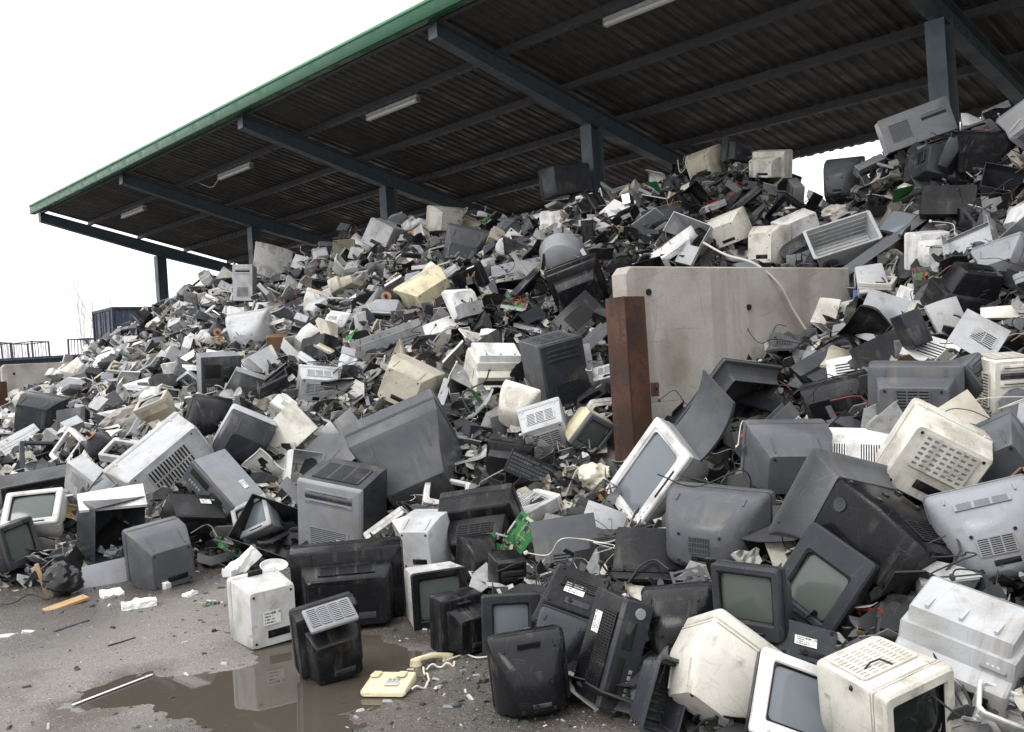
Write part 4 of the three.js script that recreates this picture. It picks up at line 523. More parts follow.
H('crt', 992, 536, 104, 104, 60, 186, -6, -14, { t: 'mgrey', st: 'round', v: ['back', 'top'], vo: { n: 8 } }, 'big grey television back with curved grille at the right edge', 'the big grey grille back', { lift: 46 });
H('crt', 838, 404, 66, 46, 44, 172, 14, -14, { t: 'black', st: 'mon', v: [] }, 'black television back wedged left of the stepped slate television', null, { lift: 30 });
H('pc', 1004, 386, 46, 60, 50, 28, 8, 4, { t: 'cream', v: ['top', 'left'] }, 'cream computer tower with slotted side at the right edge', 'the cream tower at right', { lift: 34 });
H('panel', 966, 416, 34, 44, 5, 10, -20, -34, { t: 'beige', bend: .1, ribs: true }, 'beige panel with crossed stiffening ribs beside the cream tower', null, { lift: 26 });
H('panel', 936, 352, 62, 34, 5, 0, -36, 24, { t: 'white', bend: .2, v: true }, 'white slotted panel lying above the stepped slate television', null, { lift: 10 });
H('panel', 848, 370, 40, 30, 5, 0, -26, -6, { t: 'white', bend: .15, v: true }, 'small white slotted panel between black sheets right of the concrete wall', null, { lift: 12 });
H('panel', 878, 357, 50, 40, 5, -14, -22, -16, { t: 'black', bend: .2 }, 'black flat lid leaning behind the small white slotted panel', null, { lift: 22 });
H('pc', 966, 384, 24, 50, 60, 40, 14, -32, { t: 'slate' }, 'narrow slate tower with white label strip beside the stepped slate television', null, { lift: 26 });
H('bag', 995, 436, 36, 26, 30, 0, 0, 20, { c: [.05, .35, .52], seed: 5 }, 'crumpled turquoise plastic at the right edge below the cream tower', null, { lift: 16 });
H('crt', 1000, 455, 60, 60, 50, 170, 20, -30, { t: 'slate', st: 'mon' }, 'slate monitor half buried behind the big grey grille back', null, { lift: 26, ...MONI });
H('crt', 660, 560, 96, 26, 60, 0, 50, 4, { t: 'black', st: 'box', iw: .9 }, 'black television lying flat behind the round backed one', null, { lift: 22 });
H('crt', 600, 547, 30, 30, 30, 30, 20, 10, { t: 'dgrey', st: 'tv' }, 'small charcoal set under the big slate cover', null, { lift: 14 });
H('panel', 567, 547, 66, 62, 5, 10, -24, -7, { t: 'slate', bend: .2, v: [[0, -.2, .5, .2]] }, 'large slate flat cover with fine slots right of the green boards', 'the slate flat cover', { lift: 22 });
H('panel', 604, 520, 42, 28, 5, 0, -20, 24, { t: 'lgrey', bend: .4 }, 'torn light grey corner panel above the slate flat cover', null, { lift: 18 });
H('board', 521, 533, 38, 26, 0, -10, -24, -48, { seed: 1 }, 'bright green circuit board leaning between the tipped black television and the slate cover', 'the green circuit board', { lift: 34 });
H('board', 501, 545, 24, 22, 0, 16, -10, 18, { seed: 2 }, 'smaller green circuit board tucked under the tipped black television', null, { lift: 30 });
H('pc', 507, 575, 30, 40, 34, 18, 10, 4, { t: 'black' }, 'black computer tower half hidden below the green circuit boards', null, { lift: 22 });
/* middle of the heap */
H('crt', 410, 460, 98, 84, 80, 172, 44, -26, { t: 'slate', st: 'tv', r: .03, v: [], sock: false }, 'very large slate television cabinet lying on its face in mid heap', 'the very large slate cabinet', { lift: 44 });
H('pc', 343, 508, 68, 76, 60, -28, 20, 3, { t: 'dgrey', ft: 'mgrey', v: ['top'] }, 'dark grey computer tower block standing left of the very large slate cabinet', 'the dark grey block', { lift: 40 });
H('panel', 330, 452, 84, 50, 6, 0, -40, -36, { t: 'slate', bend: .1 }, 'slate equipment cover with pale label above the dark grey block', null, { lift: 22 });
H('printer', 495, 366, 50, 38, 40, 24, 24, 14, { t: 'cream', lt: 'white' }, 'small cream desktop printer perched in the middle of the heap', 'the cream printer', { lift: 24 });
H('pc', 555, 370, 46, 66, 52, 24, 14, -6, { t: 'slate', ft: 'dgrey', v: ['top'] }, 'slate metal cabinet box with grilled side left of the rusty post', 'the slate cabinet by the post', { lift: 36 });
H('crt', 408, 385, 54, 46, 40, 160, 14, 24, { t: 'beige', st: 'mon' }, 'mossy beige monitor back above the very large slate cabinet', 'the mossy beige monitor', { lift: 24, ...MONI });
H('crt', 517, 408, 42, 44, 34, 150, 30, 4, { t: 'cream', st: 'round', hollow: true, nofront: true }, 'cream rounded monitor shell standing upside down below the cream printer', 'the cream rounded shell', { lift: 24, ...MSH });
H('crt', 546, 432, 46, 48, 40, 176, 30, -16, { t: 'lgrey', st: 'box', v: ['back', 'top'], vo: { n: 7 } }, 'light grey slotted monitor back below the slate cabinet by the post', 'the slotted grey monitor', { lift: 24, ...MONI });
H('keyboard', 536, 472, 62, 0, 30, 0, 46, 28, { t: 'black', kt: 'dgrey' }, 'black keyboard lying slanted below the slotted grey monitor', null, { lift: 16 });
H('crt', 509, 460, 50, 36, 40, 165, 10, 8, { t: 'black', st: 'step' }, 'black television back right of the very large slate cabinet', null, { lift: 22 });
H('frame', 448, 492, 48, 34, 0, 10, -40, 10, { t: 'white' }, 'empty white screen frame behind the tipped black television', null, { lift: 18 });
H('crt', 588, 428, 34, 38, 34, 30, 10, 40, { t: 'yellow', ft: 'slate', st: 'mon', nofront: false }, 'yellowed monitor side at the foot of the rusty post', null, { lift: 20, ...MONI });
H('bag', 594, 478, 34, 26, 26, 0, 0, 10, { c: [.55, .53, .42], seed: 9 }, 'crumpled cream rag like plastic left of the face up white television', null, { lift: 14 });
H('bar', 586, 366, 44, 8, 12, 0, 10, 84, { t: 'lgrey' }, 'light grey upright strip standing beside the rusty post', null, { lift: 20 });
H('bar', 594, 342, 40, 10, 18, 10, 20, -36, { t: 'mgrey' }, 'grey angled bar leaning on the rusty post', null, { lift: 24 });
H('crt', 370, 492, 36, 36, 30, 160, 10, 10, { t: 'black', st: 'mon' }, 'black monitor back in the shadow right of the dark grey block', null, { lift: 20, ...MONI });
/* lower left */
H('crt', 164, 464, 92, 52, 50, 192, 22, -32, { t: 'lgrey', st: 'box', sock: false, v: ['back'], vo: { vert: true, n: 13, w: .56, h: .62, y: .05, cols: 2 } }, 'big light grey television back with two rows of slots, tilted at lower left', 'the slotted grey back', { lift: 28 });

H('vcr', 224, 486, 66, 26, 44, -34, 38, 30, { t: 'mgrey', ft: 'slate', lab: true }, 'slate blue hifi amplifier tilted beside the slotted grey back', 'the slate hifi unit', { lift: 24 });
H('crt', 112, 526, 54, 62, 46, 30, 16, 4, { t: 'dgrey', st: 'box', hollow: true, nofront: true }, 'open dark box with white lid standing on the lower left heap', null, { lift: 30, as: ['equipment_box', 'box'] });
H('panel', 112, 498, 62, 34, 5, 8, -62, -8, { t: 'white', bend: .05, tw: .1 }, 'flat white lid on top of the open dark box at lower left', 'the flat white lid', { lift: 64 });
H('crt', 162, 556, 56, 56, 54, 200, 14, -2, { t: 'slate', st: 'mon', v: ['left'], vo: { n: 8 } }, 'dark slate television standing on the yard at the foot of the left heap', 'the dark slate television', { lift: 30 });
H('panel', 108, 573, 46, 24, 5, 0, -24, -5, { t: 'mgrey', bend: .05 }, 'flat grey lid lying before the dark slate television', null, { lift: 12 });
H('crt', 38, 518, 54, 42, 40, -24, -40, 14, { t: 'white', st: 'mon', scr: M.glass, ft: 'pale' }, 'white monitor lying face up at the lower left edge', 'the face up white monitor', { lift: 26, ...MONI });
H('vcr', 36, 490, 66, 30, 36, 10, 16, -2, { t: 'black' }, 'wide black deck above the face up white monitor at the left edge', null, { lift: 22 });
H('crt', 8, 545, 40, 44, 40, 40, 0, -12, { t: 'dgrey', st: 'mon' }, 'charcoal monitor cut by the left edge of the picture', null, { lift: 26, ...MONI });
H('bag', 64, 579, 34, 30, 30, 0, 0, 0, { seed: 2 }, 'crumpled black bin bag at the foot of the left heap', 'the black bin bag', { lift: 18 });
H('vcr', 192, 519, 50, 34, 36, 24, 30, 24, { t: 'black', lab: true }, 'black box with white sticker below the slate hifi unit', null, { lift: 22 });
H('crt', 260, 520, 42, 34, 34, -30, -30, -8, { t: 'lgrey', st: 'mon', scr: M.glassB }, 'pale grey small monitor lying right of the slate hifi unit', null, { lift: 26, ...MONI });
H('crt', 280, 534, 84, 52, 46, -30, -24, 34, { t: 'black', st: 'box', hollow: true, nofront: true }, 'gaping black television shell left of the dark grey block', 'the gaping black shell', { lift: 22, ...TSH });
H('bar', 306, 510, 74, 10, 18, 0, 10, 52, { t: 'mgrey' }, 'long grey frame side leaning on the dark grey block', null, { lift: 34 });
H('crt', 302, 468, 36, 34, 30, 30, -10, 10, { t: 'white', st: 'mon', hollow: true, nofront: true }, 'torn white monitor shell above the dark grey block', null, { lift: 18, ...MSH });
H('panel', 288, 430, 46, 38, 5, -10, -20, -38, { t: 'cream', bend: .25 }, 'cream cover standing on edge in the left mid heap', 'the cream cover on edge', { lift: 22 });
H('crt', 244, 440, 48, 48, 40, 190, 26, 32, { t: 'dgrey', ft: 'lgrey', st: 'mon', bt: .3 }, 'charcoal monitor with pale front edge, left of the cream cover', 'the charcoal monitor', { lift: 24, ...MONI });
H('crt', 212, 421, 42, 40, 36, 200, 20, 20, { t: 'black', st: 'round' }, 'black rounded television back left of the charcoal monitor', null, { lift: 20 });
H('crt', 40, 414, 44, 36, 34, 150, 14, 8, { t: 'dgrey', st: 'mon' }, 'charcoal monitor back near the left edge below the far wall', 'the charcoal set at far left', { lift: 20, ...MONI });
H('keyboard', 22, 442, 40, 0, 30, 10, 40, -20, { t: 'lgrey' }, 'light grey keyboard at the left edge of the heap', null, { lift: 10 });
H('frame', 40, 456, 36, 34, 0, 10, -30, 2, { t: 'dgrey' }, 'charcoal empty screen frame at the left edge', null, { lift: 14 });
H('frame', 66, 448, 36, 26, 0, -20, -40, -40, { t: 'white' }, 'white empty screen frame right of the charcoal one at left', null, { lift: 16 });
H('keyboard', 87, 460, 44, 0, 18, 0, 40, -60, { t: 'cream' }, 'cream keyboard lying steeply on the left heap', null, { lift: 12 });
H('bag', 122, 420, 44, 24, 24, 0, 0, -24, { c: [.25, .23, .2], seed: 12 }, 'grey brown clear plastic bag on the left heap', null, { lift: 10 });
/* upper left and ridge */
H('panel', 273, 262, 38, 44, 5, 20, -34, 10, { t: 'white', bend: .3, tw: .3 }, 'bright whitish sheet standing on the ridge below the second column', 'the whitish sheet', { lift: 18 });
H('pc', 245, 284, 19, 36, 26, -10, 0, 3, { t: 'lgrey' }, 'pale grey tower standing on the ridge under the far column', 'the pale ridge tower', { lift: 26 });
H('crt', 248, 332, 44, 34, 34, 160, 18, -12, { t: 'lgrey', st: 'round' }, 'light grey rounded monitor on the upper left slope', 'the grey rounded monitor', { lift: 18, ...MONI });
H('crt', 278, 345, 22, 22, 18, 172, 10, 0, { t: 'brown', st: 'box' }, 'brown wooden cased television on the upper left slope', null, { lift: 12 });
H('vcr', 219, 376, 38, 44, 30, 10, 12, 2, { t: 'mgrey', ft: 'dgrey' }, 'grey cabinet with dark front on the left slope', null, { lift: 20, as: ['amplifier', 'amplifier'] });
H('crt', 318, 385, 40, 30, 30, 185, 24, 10, { t: 'lgrey', st: 'box', v: ['top', 'back'] }, 'light grey slotted monitor in the left mid heap', null, { lift: 16, ...MONI });
H('crt', 428, 294, 52, 36, 34, 200, 24, -22, { t: 'yellow', st: 'mon', v: [] }, 'yellowed monitor case on the upper middle slope', 'the yellowed monitor case', { lift: 20, ...MONI });
H('panel', 428, 330, 60, 18, 5, 0, -50, -16, { t: 'white', bend: .2 }, 'glossy white long panel below the yellowed monitor case', null, { lift: 8 });
H('bar', 388, 342, 74, 12, 20, 0, 30, -16, { t: 'lgrey' }, 'light grey long box section lying left of the cream printer', null, { lift: 10 });
H('crt', 448, 220, 36, 26, 28, 205, 10, 8, { t: 'cream', st: 'mon' }, 'cream monitor on the ridge between the columns', 'the cream ridge monitor', { lift: 16, ...MONI });
H('crt', 566, 181, 44, 32, 34, 205, 4, -4, { t: 'dgrey', st: 'box', sock: false }, 'dark box television on the ridge left of the middle column', 'the dark ridge television', { lift: 20 });
H('panel', 553, 223, 26, 24, 4, 0, -10, -2, { t: 'white', bend: .05 }, 'white panel with a green block below the dark ridge television', null, { lift: 10 });
H('panel', 546, 222, 9, 23, 4, 0, -10, -2, { t: 'white', bend: .05 }, 'narrow pale strip beside the white ridge panel', null, { lift: 12 });
H('dish', 562, 258, 48, 30, 40, 0, -50, 10, { t: 'mgrey' }, 'dirty round tub lying on the upper slope left of the wall', 'the dirty round tub', { lift: 14 });
H('crt', 578, 288, 56, 48, 42, 175, 20, -18, { t: 'black', st: 'step', v: ['back'] }, 'stacked black television back just left of the concrete wall', 'the black back by the wall', { lift: 26 });
H('panel', 580, 316, 46, 34, 5, 10, -20, -42, { t: 'black', bend: .1, v: true }, 'black slotted lid leaning below the black back by the wall', null, { lift: 18 });
H('panel', 517, 268, 52, 24, 5, 0, -50, -4, { t: 'mgrey', bend: .1 }, 'dented grey flat cover left of the dirty round tub', null, { lift: 8 });
H('bar', 521, 268, 34, 4, 6, 0, 20, 58, { t: 'lgrey' }, 'pale slat lying across the dented grey cover', null, { lift: 14 });
H('crt', 465, 246, 44, 34, 30, 175, 20, 14, { t: 'slate', st: 'tv' }, 'slate television back on the upper middle slope', null, { lift: 14 });
H('crt', 382, 236, 30, 30, 24, 160, 10, 28, { t: 'lgrey', st: 'box' }, 'grey monitor leaning on the ridge under the third column', null, { lift: 16, ...MONI });
/* upper right */
H('pc', 915, 127, 66, 34, 30, 8, 6, -14, { t: 'mgrey', ft: 'mgrey' }, 'grey equipment case on top of the ridge in front of the right column', 'the grey case on the ridge', { lift: 20 });
H('crt', 704, 164, 34, 28, 28, 150, 10, -14, { t: 'beige', st: 'mon' }, 'beige monitor on the ridge, left of its cream twin', null, { lift: 16, ...MONI });
H('crt', 768, 165, 38, 28, 30, 150, 14, 4, { t: 'cream', st: 'step' }, 'cream monitor back standing on the ridge beside the bright gap', 'the cream monitor by the gap', { lift: 18, ...MONI });
H('crt', 841, 180, 38, 44, 34, 160, 8, 2, { t: 'slate', st: 'round' }, 'slate television back standing in the bright gap under the roof', 'the slate set in the gap', { lift: 26 });
H('crate', 843, 243, 64, 38, 26, 8, -34, -18, { t: 'lgrey' }, 'light grey ribbed drawer lying open on the right slope', 'the ribbed grey drawer', { lift: 20 });
H('bar', 886, 246, 106, 8, 16, 0, 20, -32, { t: 'mgrey' }, 'long bent grey strip beside the ribbed grey drawer', null, { lift: 20 });
H('crt', 728, 230, 38, 30, 30, 155, 14, -20, { t: 'cream', st: 'mon' }, 'cream monitor just above the concrete wall', 'the cream monitor above the wall', { lift: 18, ...MONI });
H('crt', 768, 246, 36, 42, 32, 150, 4, 4, { t: 'cream', st: 'mon', hollow: false }, 'upright cream monitor back above the wall end', null, { lift: 22, ...MONI });
H('crt', 797, 228, 38, 26, 30, 200, 20, -14, { t: 'white', st: 'box' }, 'white monitor left of the ribbed grey drawer', null, { lift: 18, ...MONI });
H('dish', 738, 256, 30, 10, 22, 0, 20, 8, { t: 'white' }, 'white shallow bowl resting on the concrete wall', null, { lift: 12 });
H('crt', 800, 252, 34, 24, 26, 160, 20, -34, { t: 'dgrey', st: 'mon' }, 'charcoal monitor under the white one left of the drawer', null, { lift: 14, ...MONI });
H('crt', 932, 251, 40, 38, 36, 210, 10, 4, { t: 'white', st: 'step' }, 'white monitor back on the dark right slope', 'the white monitor on the dark slope', { lift: 22, ...MONI });
H('bar', 984, 224, 54, 6, 14, 10, 0, 88, { t: 'mgrey' }, 'grey slab standing upright near the right edge', null, { lift: 20 });
H('bag', 838, 214, 30, 20, 20, 0, 0, 14, { c: [.38, .35, .31], seed: 23 }, 'crumpled clear bag stained orange above the ribbed drawer', null, { lift: 12 });
H('panel', 816, 310, 42, 30, 5, -20, -30, 20, { t: 'cream', bend: .5 }, 'bent cream cover against the far end of the concrete wall', 'the bent cream cover', { lift: 14 });
H('panel', 860, 301, 14, 22, 4, 0, -10, 6, { t: 'blue', bend: .4 }, 'small blue green plastic tag on the right slope', null, { lift: 8 });
H('panel', 915, 300, 36, 22, 4, 10, -30, 24, { t: 'white', bend: .3 }, 'white torn panel in the middle of the right slope', null, { lift: 10 });
H('panel', 950, 318, 34, 40, 4, 30, -10, -20, { t: 'lgrey', bend: .7 }, 'grey curled panel above the white slotted panel', null, { lift: 16 });
H('crt', 1006, 186, 50, 30, 36, 10, -30, 14, { t: 'dgrey', st: 'tv', hollow: true, nofront: true }, 'charcoal television shell at the top right edge', null, { lift: 20, ...TSH });
H('crt', 985, 154, 60, 40, 40, 170, 20, 10, { t: 'black', st: 'tv' }, 'black television back on the top right ridge', null, { lift: 20 });
H('crt', 950, 205, 56, 34, 38, 175, -10, 8, { t: 'black', st: 'box', hollow: true, nofront: true }, 'black open shell below the grey case on the ridge', null, { lift: 18, ...TSH });
H('crt', 1000, 260, 50, 34, 34, 160, 20, -20, { t: 'mgrey', st: 'tv' }, 'grey television back at the right edge of the dark slope', null, { lift: 18 });
H('panel', 1005, 312, 44, 14, 4, 0, -30, 2, { t: 'cream', bend: .1 }, 'cream flat strip at the right edge above the cream tower', null, { lift: 10 });
H('chassis', 768, 506, 40, 14, 26, 10, 20, 24, { seed: 14 }, 'stripped chassis with bare boards between the slate backs', null, { lift: 14 });
H('chassis', 880, 620, 34, 12, 24, -20, 10, -14, { seed: 16 }, 'crushed chassis in the gap below the huge overturned television', null, { lift: 10 });
H('chassis', 600, 500, 40, 12, 26, 20, 30, -30, { seed: 19 }, 'rusty opened chassis above the slate flat cover', null, { lift: 12 });
H('board', 230, 548, 26, 16, 0, 20, -60, 20, { seed: 51 }, 'green board fragments lying between the dark slate television and the gaping shell', null, { lift: 5 });
H('chassis', 216, 556, 30, 9, 20, 40, 6, 4, { seed: 23 }, 'small opened chassis at the foot of the heap left of the gaping black shell', null, { lift: 5 });
placed.push({ px: 688, py: 365, rx: 56, ry: 62 });
/* telephone on the wet ground */
{
  const yl = plastic([.68, .60, .40], .9, 61, .55), p0 = ray(389, 680).multiplyScalar(meet(389, 680, 10)), k = p0.length() / FOCAL;
  const g = thing('telephone_set', 'yellowed cream telephone base on the wet ground with its handset off', 'telephone', V(p0.x, 0, p0.z)); g.rotation.y = R(-12); g.scale.set(.95, .7, .95);
  part('body', [loft([{ z: .115, w: .235, h: .032, r: .012, y: .020 }, { z: .105, w: .255, h: .044, r: .014, y: .026 }, { z: -.09, w: .255, h: .088, r: .016, y: .048 }, { z: -.105, w: .24, h: .075, r: .016, y: .044 }], 2)], yl, g);
  const cr = part('cradle', [CB(.05, .02, .07, -.09, .094, -.05, .006), CB(.05, .02, .07, .06, .094, -.05, .006)], yl, g);
  part('keypad', [CB(.08, .006, .08, .03, .068, .03, .002)].map(q => q), T.cream, g); for (let i = 0; i < 12; i++) part('key', [CB(.016, .008, .012, .005 + (i % 3) * .025, .069 + .004 * (i / 3 | 0) * .9, .055 - (i / 3 | 0) * .019, .002)], T.lgrey, g);
  landmarks.push({ px: 389, py: 680, ref: 'the yellowed telephone' }); placed.push({ px: 389, py: 680, rx: 26, ry: 12, hero: true }, { px: 433, py: 658, rx: 22, ry: 8, hero: true });
  const p1 = ray(432, 659).multiplyScalar(meet(432, 659, 4)); const h = thing('telephone_handset', 'yellowed cream handset lying behind the telephone base', 'handset', V(p1.x, groundY(p1.x, p1.z), p1.z)); h.rotation.y = R(16);
  part('grip', [loft([{ z: .10, w: .035, h: .026, r: .01, y: .03 }, { z: 0, w: .04, h: .03, r: .012, y: .045 }, { z: -.10, w: .035, h: .026, r: .01, y: .03 }], 2).rotateY(Math.PI / 2)], yl, h);
  for (const s of [-1, 1]) part(s < 0 ? 'earpiece' : 'mouthpiece', [cyl(.03, .036, .034, s * .092, .018, 0, 14)], yl, h);
  const pts = []; for (let i = 0; i < 26; i++) { const t = i / 25; pts.push(V(lerp(p0.x + .12, p1.x + .1, t) + .05 * Math.sin(t * 9), .012 + .012 * Math.sin(i * 1.7), lerp(p0.z, p1.z, t) + .06 * Math.sin(t * 7 + 1))); }
  solo('coiled_cable', [tube(pts, .006, 110, 5)], M.cableW, 'pale coiled cord tangled between telephone base and handset', 'cord');
  const q0 = ray(446, 662).multiplyScalar(meet(446, 662, 2)), q1 = ray(492, 656).multiplyScalar(meet(492, 656, 2)); solo('telephone_wire', [tube([V(q0.x, .02, q0.z), V(lerp(q0.x, q1.x, .4), .014, q0.z - .1), V(lerp(q0.x, q1.x, .7), .02, q1.z + .05), V(q1.x + .1, .02, q1.z)], .005, 30, 5)], M.cableW, 'thin pale wire running right from the handset under the televisions', 'wire');
}
{ // pale cable hanging over the concrete wall
  const dir = V(Math.sin(R(55.7)), 0, -Math.cos(R(55.7))), nr = V(dir.z * -1, 0, dir.x), at = (t, y, o = .13) => V(WALLD.x, y, WALLD.z).addScaledVector(dir, t).addScaledVector(nr, o);
  solo('hanging_cable', [tube([at(1.5, 2.75, -.4), at(1.6, 2.6, -.2), at(1.75, 2.49, .02), at(1.95, 2.28, .14), at(2.15, 2.0, .15), at(2.3, 1.75, .2), at(2.36, 1.6, .26)], .011, 40, 6)], M.cableW, 'pale cable hanging over the top of the concrete wall', 'cable');
}
H('cable', 585, 545, 120, 40, 40, 0, 0, -20, { r: .004, seed: 3, m: M.cableW }, 'pale wire looping above the upturned black television', null, { lift: 40 });
H('cable', 770, 455, 60, 60, 20, 0, 0, 60, { r: .005, seed: 9, m: M.cableR }, 'thin red wires spilling from the hollow slate cabinet', null, { lift: 40 });
H('cable', 640, 575, 80, 30, 30, 0, 0, 10, { r: .006, seed: 5 }, 'black cord lying behind the upended video recorder', null, { lift: 30 });
/* ------------------------------------------------ litter on the yard at the foot of the heap */
const LIT = { lift: 3 };
H('foam', 139, 604, 32, 9, 13, 6, 0, 2, {}, 'long white foam moulding on the ground before the dark slate television', null, { lift: 5 });
H('foam', 151, 584, 14, 9, 9, 30, 0, 0, {}, 'small white foam corner against the dark slate television', null, { lift: 5 });
H('foam', 164, 585, 12, 10, 9, -40, 20, 0, {}, 'crumbled white foam lump at the right corner of the dark slate television', null, { lift: 5 });
H('foam', 243, 562, 34, 14, 14, 20, 10, -34, {}, 'jagged white foam strip leaning behind the white monitor in the puddle', null, { lift: 10 });
H('foam', 232, 571, 20, 9, 10, 60, 0, 6, {}, 'white foam piece left of the jagged foam strip', null, { lift: 5 });
H('foam', 190, 594, 14, 5, 8, 40, 0, 0, {}, 'thin white foam scrap between the dark slate television and the yard', null, { lift: 3 });
H('foam', 112, 594, 20, 7, 12, 20, 20, 4, {}, 'grey white foam wedge below the flat grey lid', null, { lift: 4 });
H('plank', 66, 604, 42, 3, 13, 24, 8, -4, {}, 'orange brown plywood offcut on the ground beside the black bin bag', null, { lift: 3 });
H('plank', 42, 580, 34, 4, 8, 0, 0, 76, {}, 'brown wooden batten leaning left of the black bin bag', null, { lift: 12 });
H('plank', 122, 642, 30, 2, 2, 30, 0, 0, { m: T.dgrey }, 'dark thin stick lying alone on the wet yard', null, { lift: 2 });
H('plank', 72, 626, 40, 2, 4, 38, 0, 0, { m: T.dgrey }, 'dark bent strip on the yard below the plywood offcut', null, { lift: 2 });
H('plank', 114, 689, 92, .7, 3.4, 36, 0, 0, { m: T.white }, 'long white strip lying in the shallow end of the puddle', null, { lift: 1 });
H('dish', 274, 567, 28, 8, 20, 0, 16, 4, { t: 'white' }, 'white round dish behind the white monitor in the puddle', null, { lift: 14 });
H('panel', 8, 636, 22, 9, 4, 0, -80, 10, { t: 'white', bend: .6 }, 'crumpled white paper scrap at the left edge of the yard', null, { lift: 2, as: ['paper_scrap', 'paper'] });
H('panel', 31, 632, 16, 7, 4, 20, -80, 0, { t: 'white', bend: .3 }, 'white plastic scrap right of the paper on the yard', null, { lift: 2, as: ['plastic_scrap', 'scrap'] });
H('board', 213, 604, 18, 8, 0, 10, -78, 0, { seed: 7 }, 'small green board fragment lying left of the white monitor in the puddle', null, { lift: 2 });
H('cable', 30, 600, 90, 10, 30, 0, 0, 4, { r: .006, seed: 21 }, 'black cable trailing on the ground at the left edge', null, { lift: 3 });
H('cable', 235, 630, 40, 4, 20, 0, 0, 0, { r: .006, seed: 22 }, 'short black lead behind the white monitor in the puddle', null, { lift: 2 });

/* ------------------------------------------------ the rest of the heap, piece by piece */
const VAR = [
  ['crt', 6, { w: .38, h: .36, d: .38, st: 'mon', v: ['top'] }], ['crt', 5, { w: .42, h: .39, d: .40, st: 'step', v: ['back'] }], ['crt', 5, { w: .36, h: .33, d: .36, st: 'box', v: ['top', 'back'] }], ['crt', 4, { w: .50, h: .43, d: .42, st: 'tv', v: ['back'] }], ['crt', 3, { w: .58, h: .47, d: .44, st: 'round', v: ['back'] }], ['crt', 3, { w: .64, h: .50, d: .46, st: 'step', v: ['back', 'top'] }],
  ['shell', 9, { w: .40, h: .37, d: .34, st: 'mon', v: ['top'] }], ['shell', 8, { w: .55, h: .45, d: .36, st: 'tv', v: ['back'] }], ['shell', 6, { w: .44, h: .36, d: .30, st: 'round' }], ['shell', 6, { w: .48, h: .40, d: .26, st: 'box', v: ['back'] }],
  ['pc', 6, { w: .18, h: .42, d: .42 }], ['pc', 6, { w: .42, h: .13, d: .40, v: ['top'] }], ['pc', 3, { w: .19, h: .40, d: .42, open: true }],
  ['printer', 5, { w: .42, h: .22, d: .32 }], ['printer', 3, { w: .36, h: .30, d: .36 }], ['vcr', 7, { w: .42, h: .09, d: .30, v: true }], ['vcr', 4, { w: .36, h: .14, d: .32 }],
  ['panel', 9, { w: .46, h: .32, bend: .6, tw: .2 }], ['panel', 8, { w: .38, h: .26, bend: -.4, tw: .35, v: true }], ['panel', 10, { w: .30, h: .30, bend: .1, tw: .1, ribs: true }], ['panel', 8, { w: .56, h: .22, bend: .9, tw: .1 }], ['panel', 8, { w: .34, h: .40, bend: 1.2, tw: .5, notch: true }],
  ['frame', 8, { w: .42, h: .34 }], ['frame', 5, { w: .54, h: .42 }], ['board', 6, { w: .28, h: .2, seed: 31 }], ['board', 5, { w: .34, h: .22, seed: 32, brown: true }], ['keyboard', 7, { w: .45, d: .17 }],
  ['chassis', 9, { w: .36, h: .10, d: .28, seed: 5 }], ['chassis', 7, { w: .30, h: .16, d: .30, seed: 8 }], ['tube', 5, { w: .40, h: .31, d: .34 }], ['speaker', 3, { w: .2, h: .32, d: .2 }], ['cover', 8, { w: .40, h: .14, d: .36 }], ['cover', 5, { w: .36, h: .12, d: .34, steel: true }], ['bar', 7, { w: .6, h: .03, d: .06 }], ['bar', 5, { w: .42, h: .04, d: .12 }], ['crate', 3, { w: .42, h: .30, d: .2 }], ['cable', 8, { w: .7, h: .22, d: .4, r: .008, seed: 41 }], ['cable', 7, { w: .5, h: .3, d: .3, r: .007, seed: 44, n: 9 }],
];
const FLATS = VAR.map((v, i) => ['panel', 'frame', 'shell', 'cover', 'chassis', 'vcr', 'keyboard', 'bar'].includes(v[0]) ? i : -1).filter(i => i >= 0);
const VTOT = VAR.reduce((s, v) => s + v[1], 0);
const frnd = rng(777);
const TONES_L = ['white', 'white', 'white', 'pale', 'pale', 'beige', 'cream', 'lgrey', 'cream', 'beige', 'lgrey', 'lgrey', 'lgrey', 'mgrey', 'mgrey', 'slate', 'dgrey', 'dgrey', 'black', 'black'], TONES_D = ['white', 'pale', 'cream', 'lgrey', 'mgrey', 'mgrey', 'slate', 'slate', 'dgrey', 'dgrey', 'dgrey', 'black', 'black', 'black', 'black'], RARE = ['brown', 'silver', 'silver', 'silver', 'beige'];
const WARPS = i => { const f = rng(900 + i), a = rr(-.25, .25, f), b = rr(-.25, .25, f), c = rr(-1, 1, f), k = rr(.004, .016, f); return v => { const y = v.y; v.x += a * .35 * y + k * Math.sin(v.y * 17 + c * 5); v.z += b * .35 * y + k * Math.sin(v.x * 15 + c); v.y += k * Math.sin(v.x * 13 + v.z * 11) + c * .25 * v.x * v.z; }; };
const fillers = [];
const wallDir = [Math.sin(R(55.7)), -Math.cos(R(55.7))];
function nearWall(x, z, m) { const dx = x - WALLD.x, dz = z - WALLD.z, t = dx * wallDir[0] + dz * wallDir[1], n = Math.abs(dx * -wallDir[1] + dz * wallDir[0]); return t > -.45 && t < 5.4 && n < m; }
function blocked(px, py, rad, s, sl) { for (const h of placed) { const ex = (px - h.px) / (h.rx * sl + rad * .55), ey = (py - h.py) / (h.ry * sl + rad * .55); if (ex * ex + ey * ey < 1 && !(h.s && s > h.s + .25)) return true; } return false; }
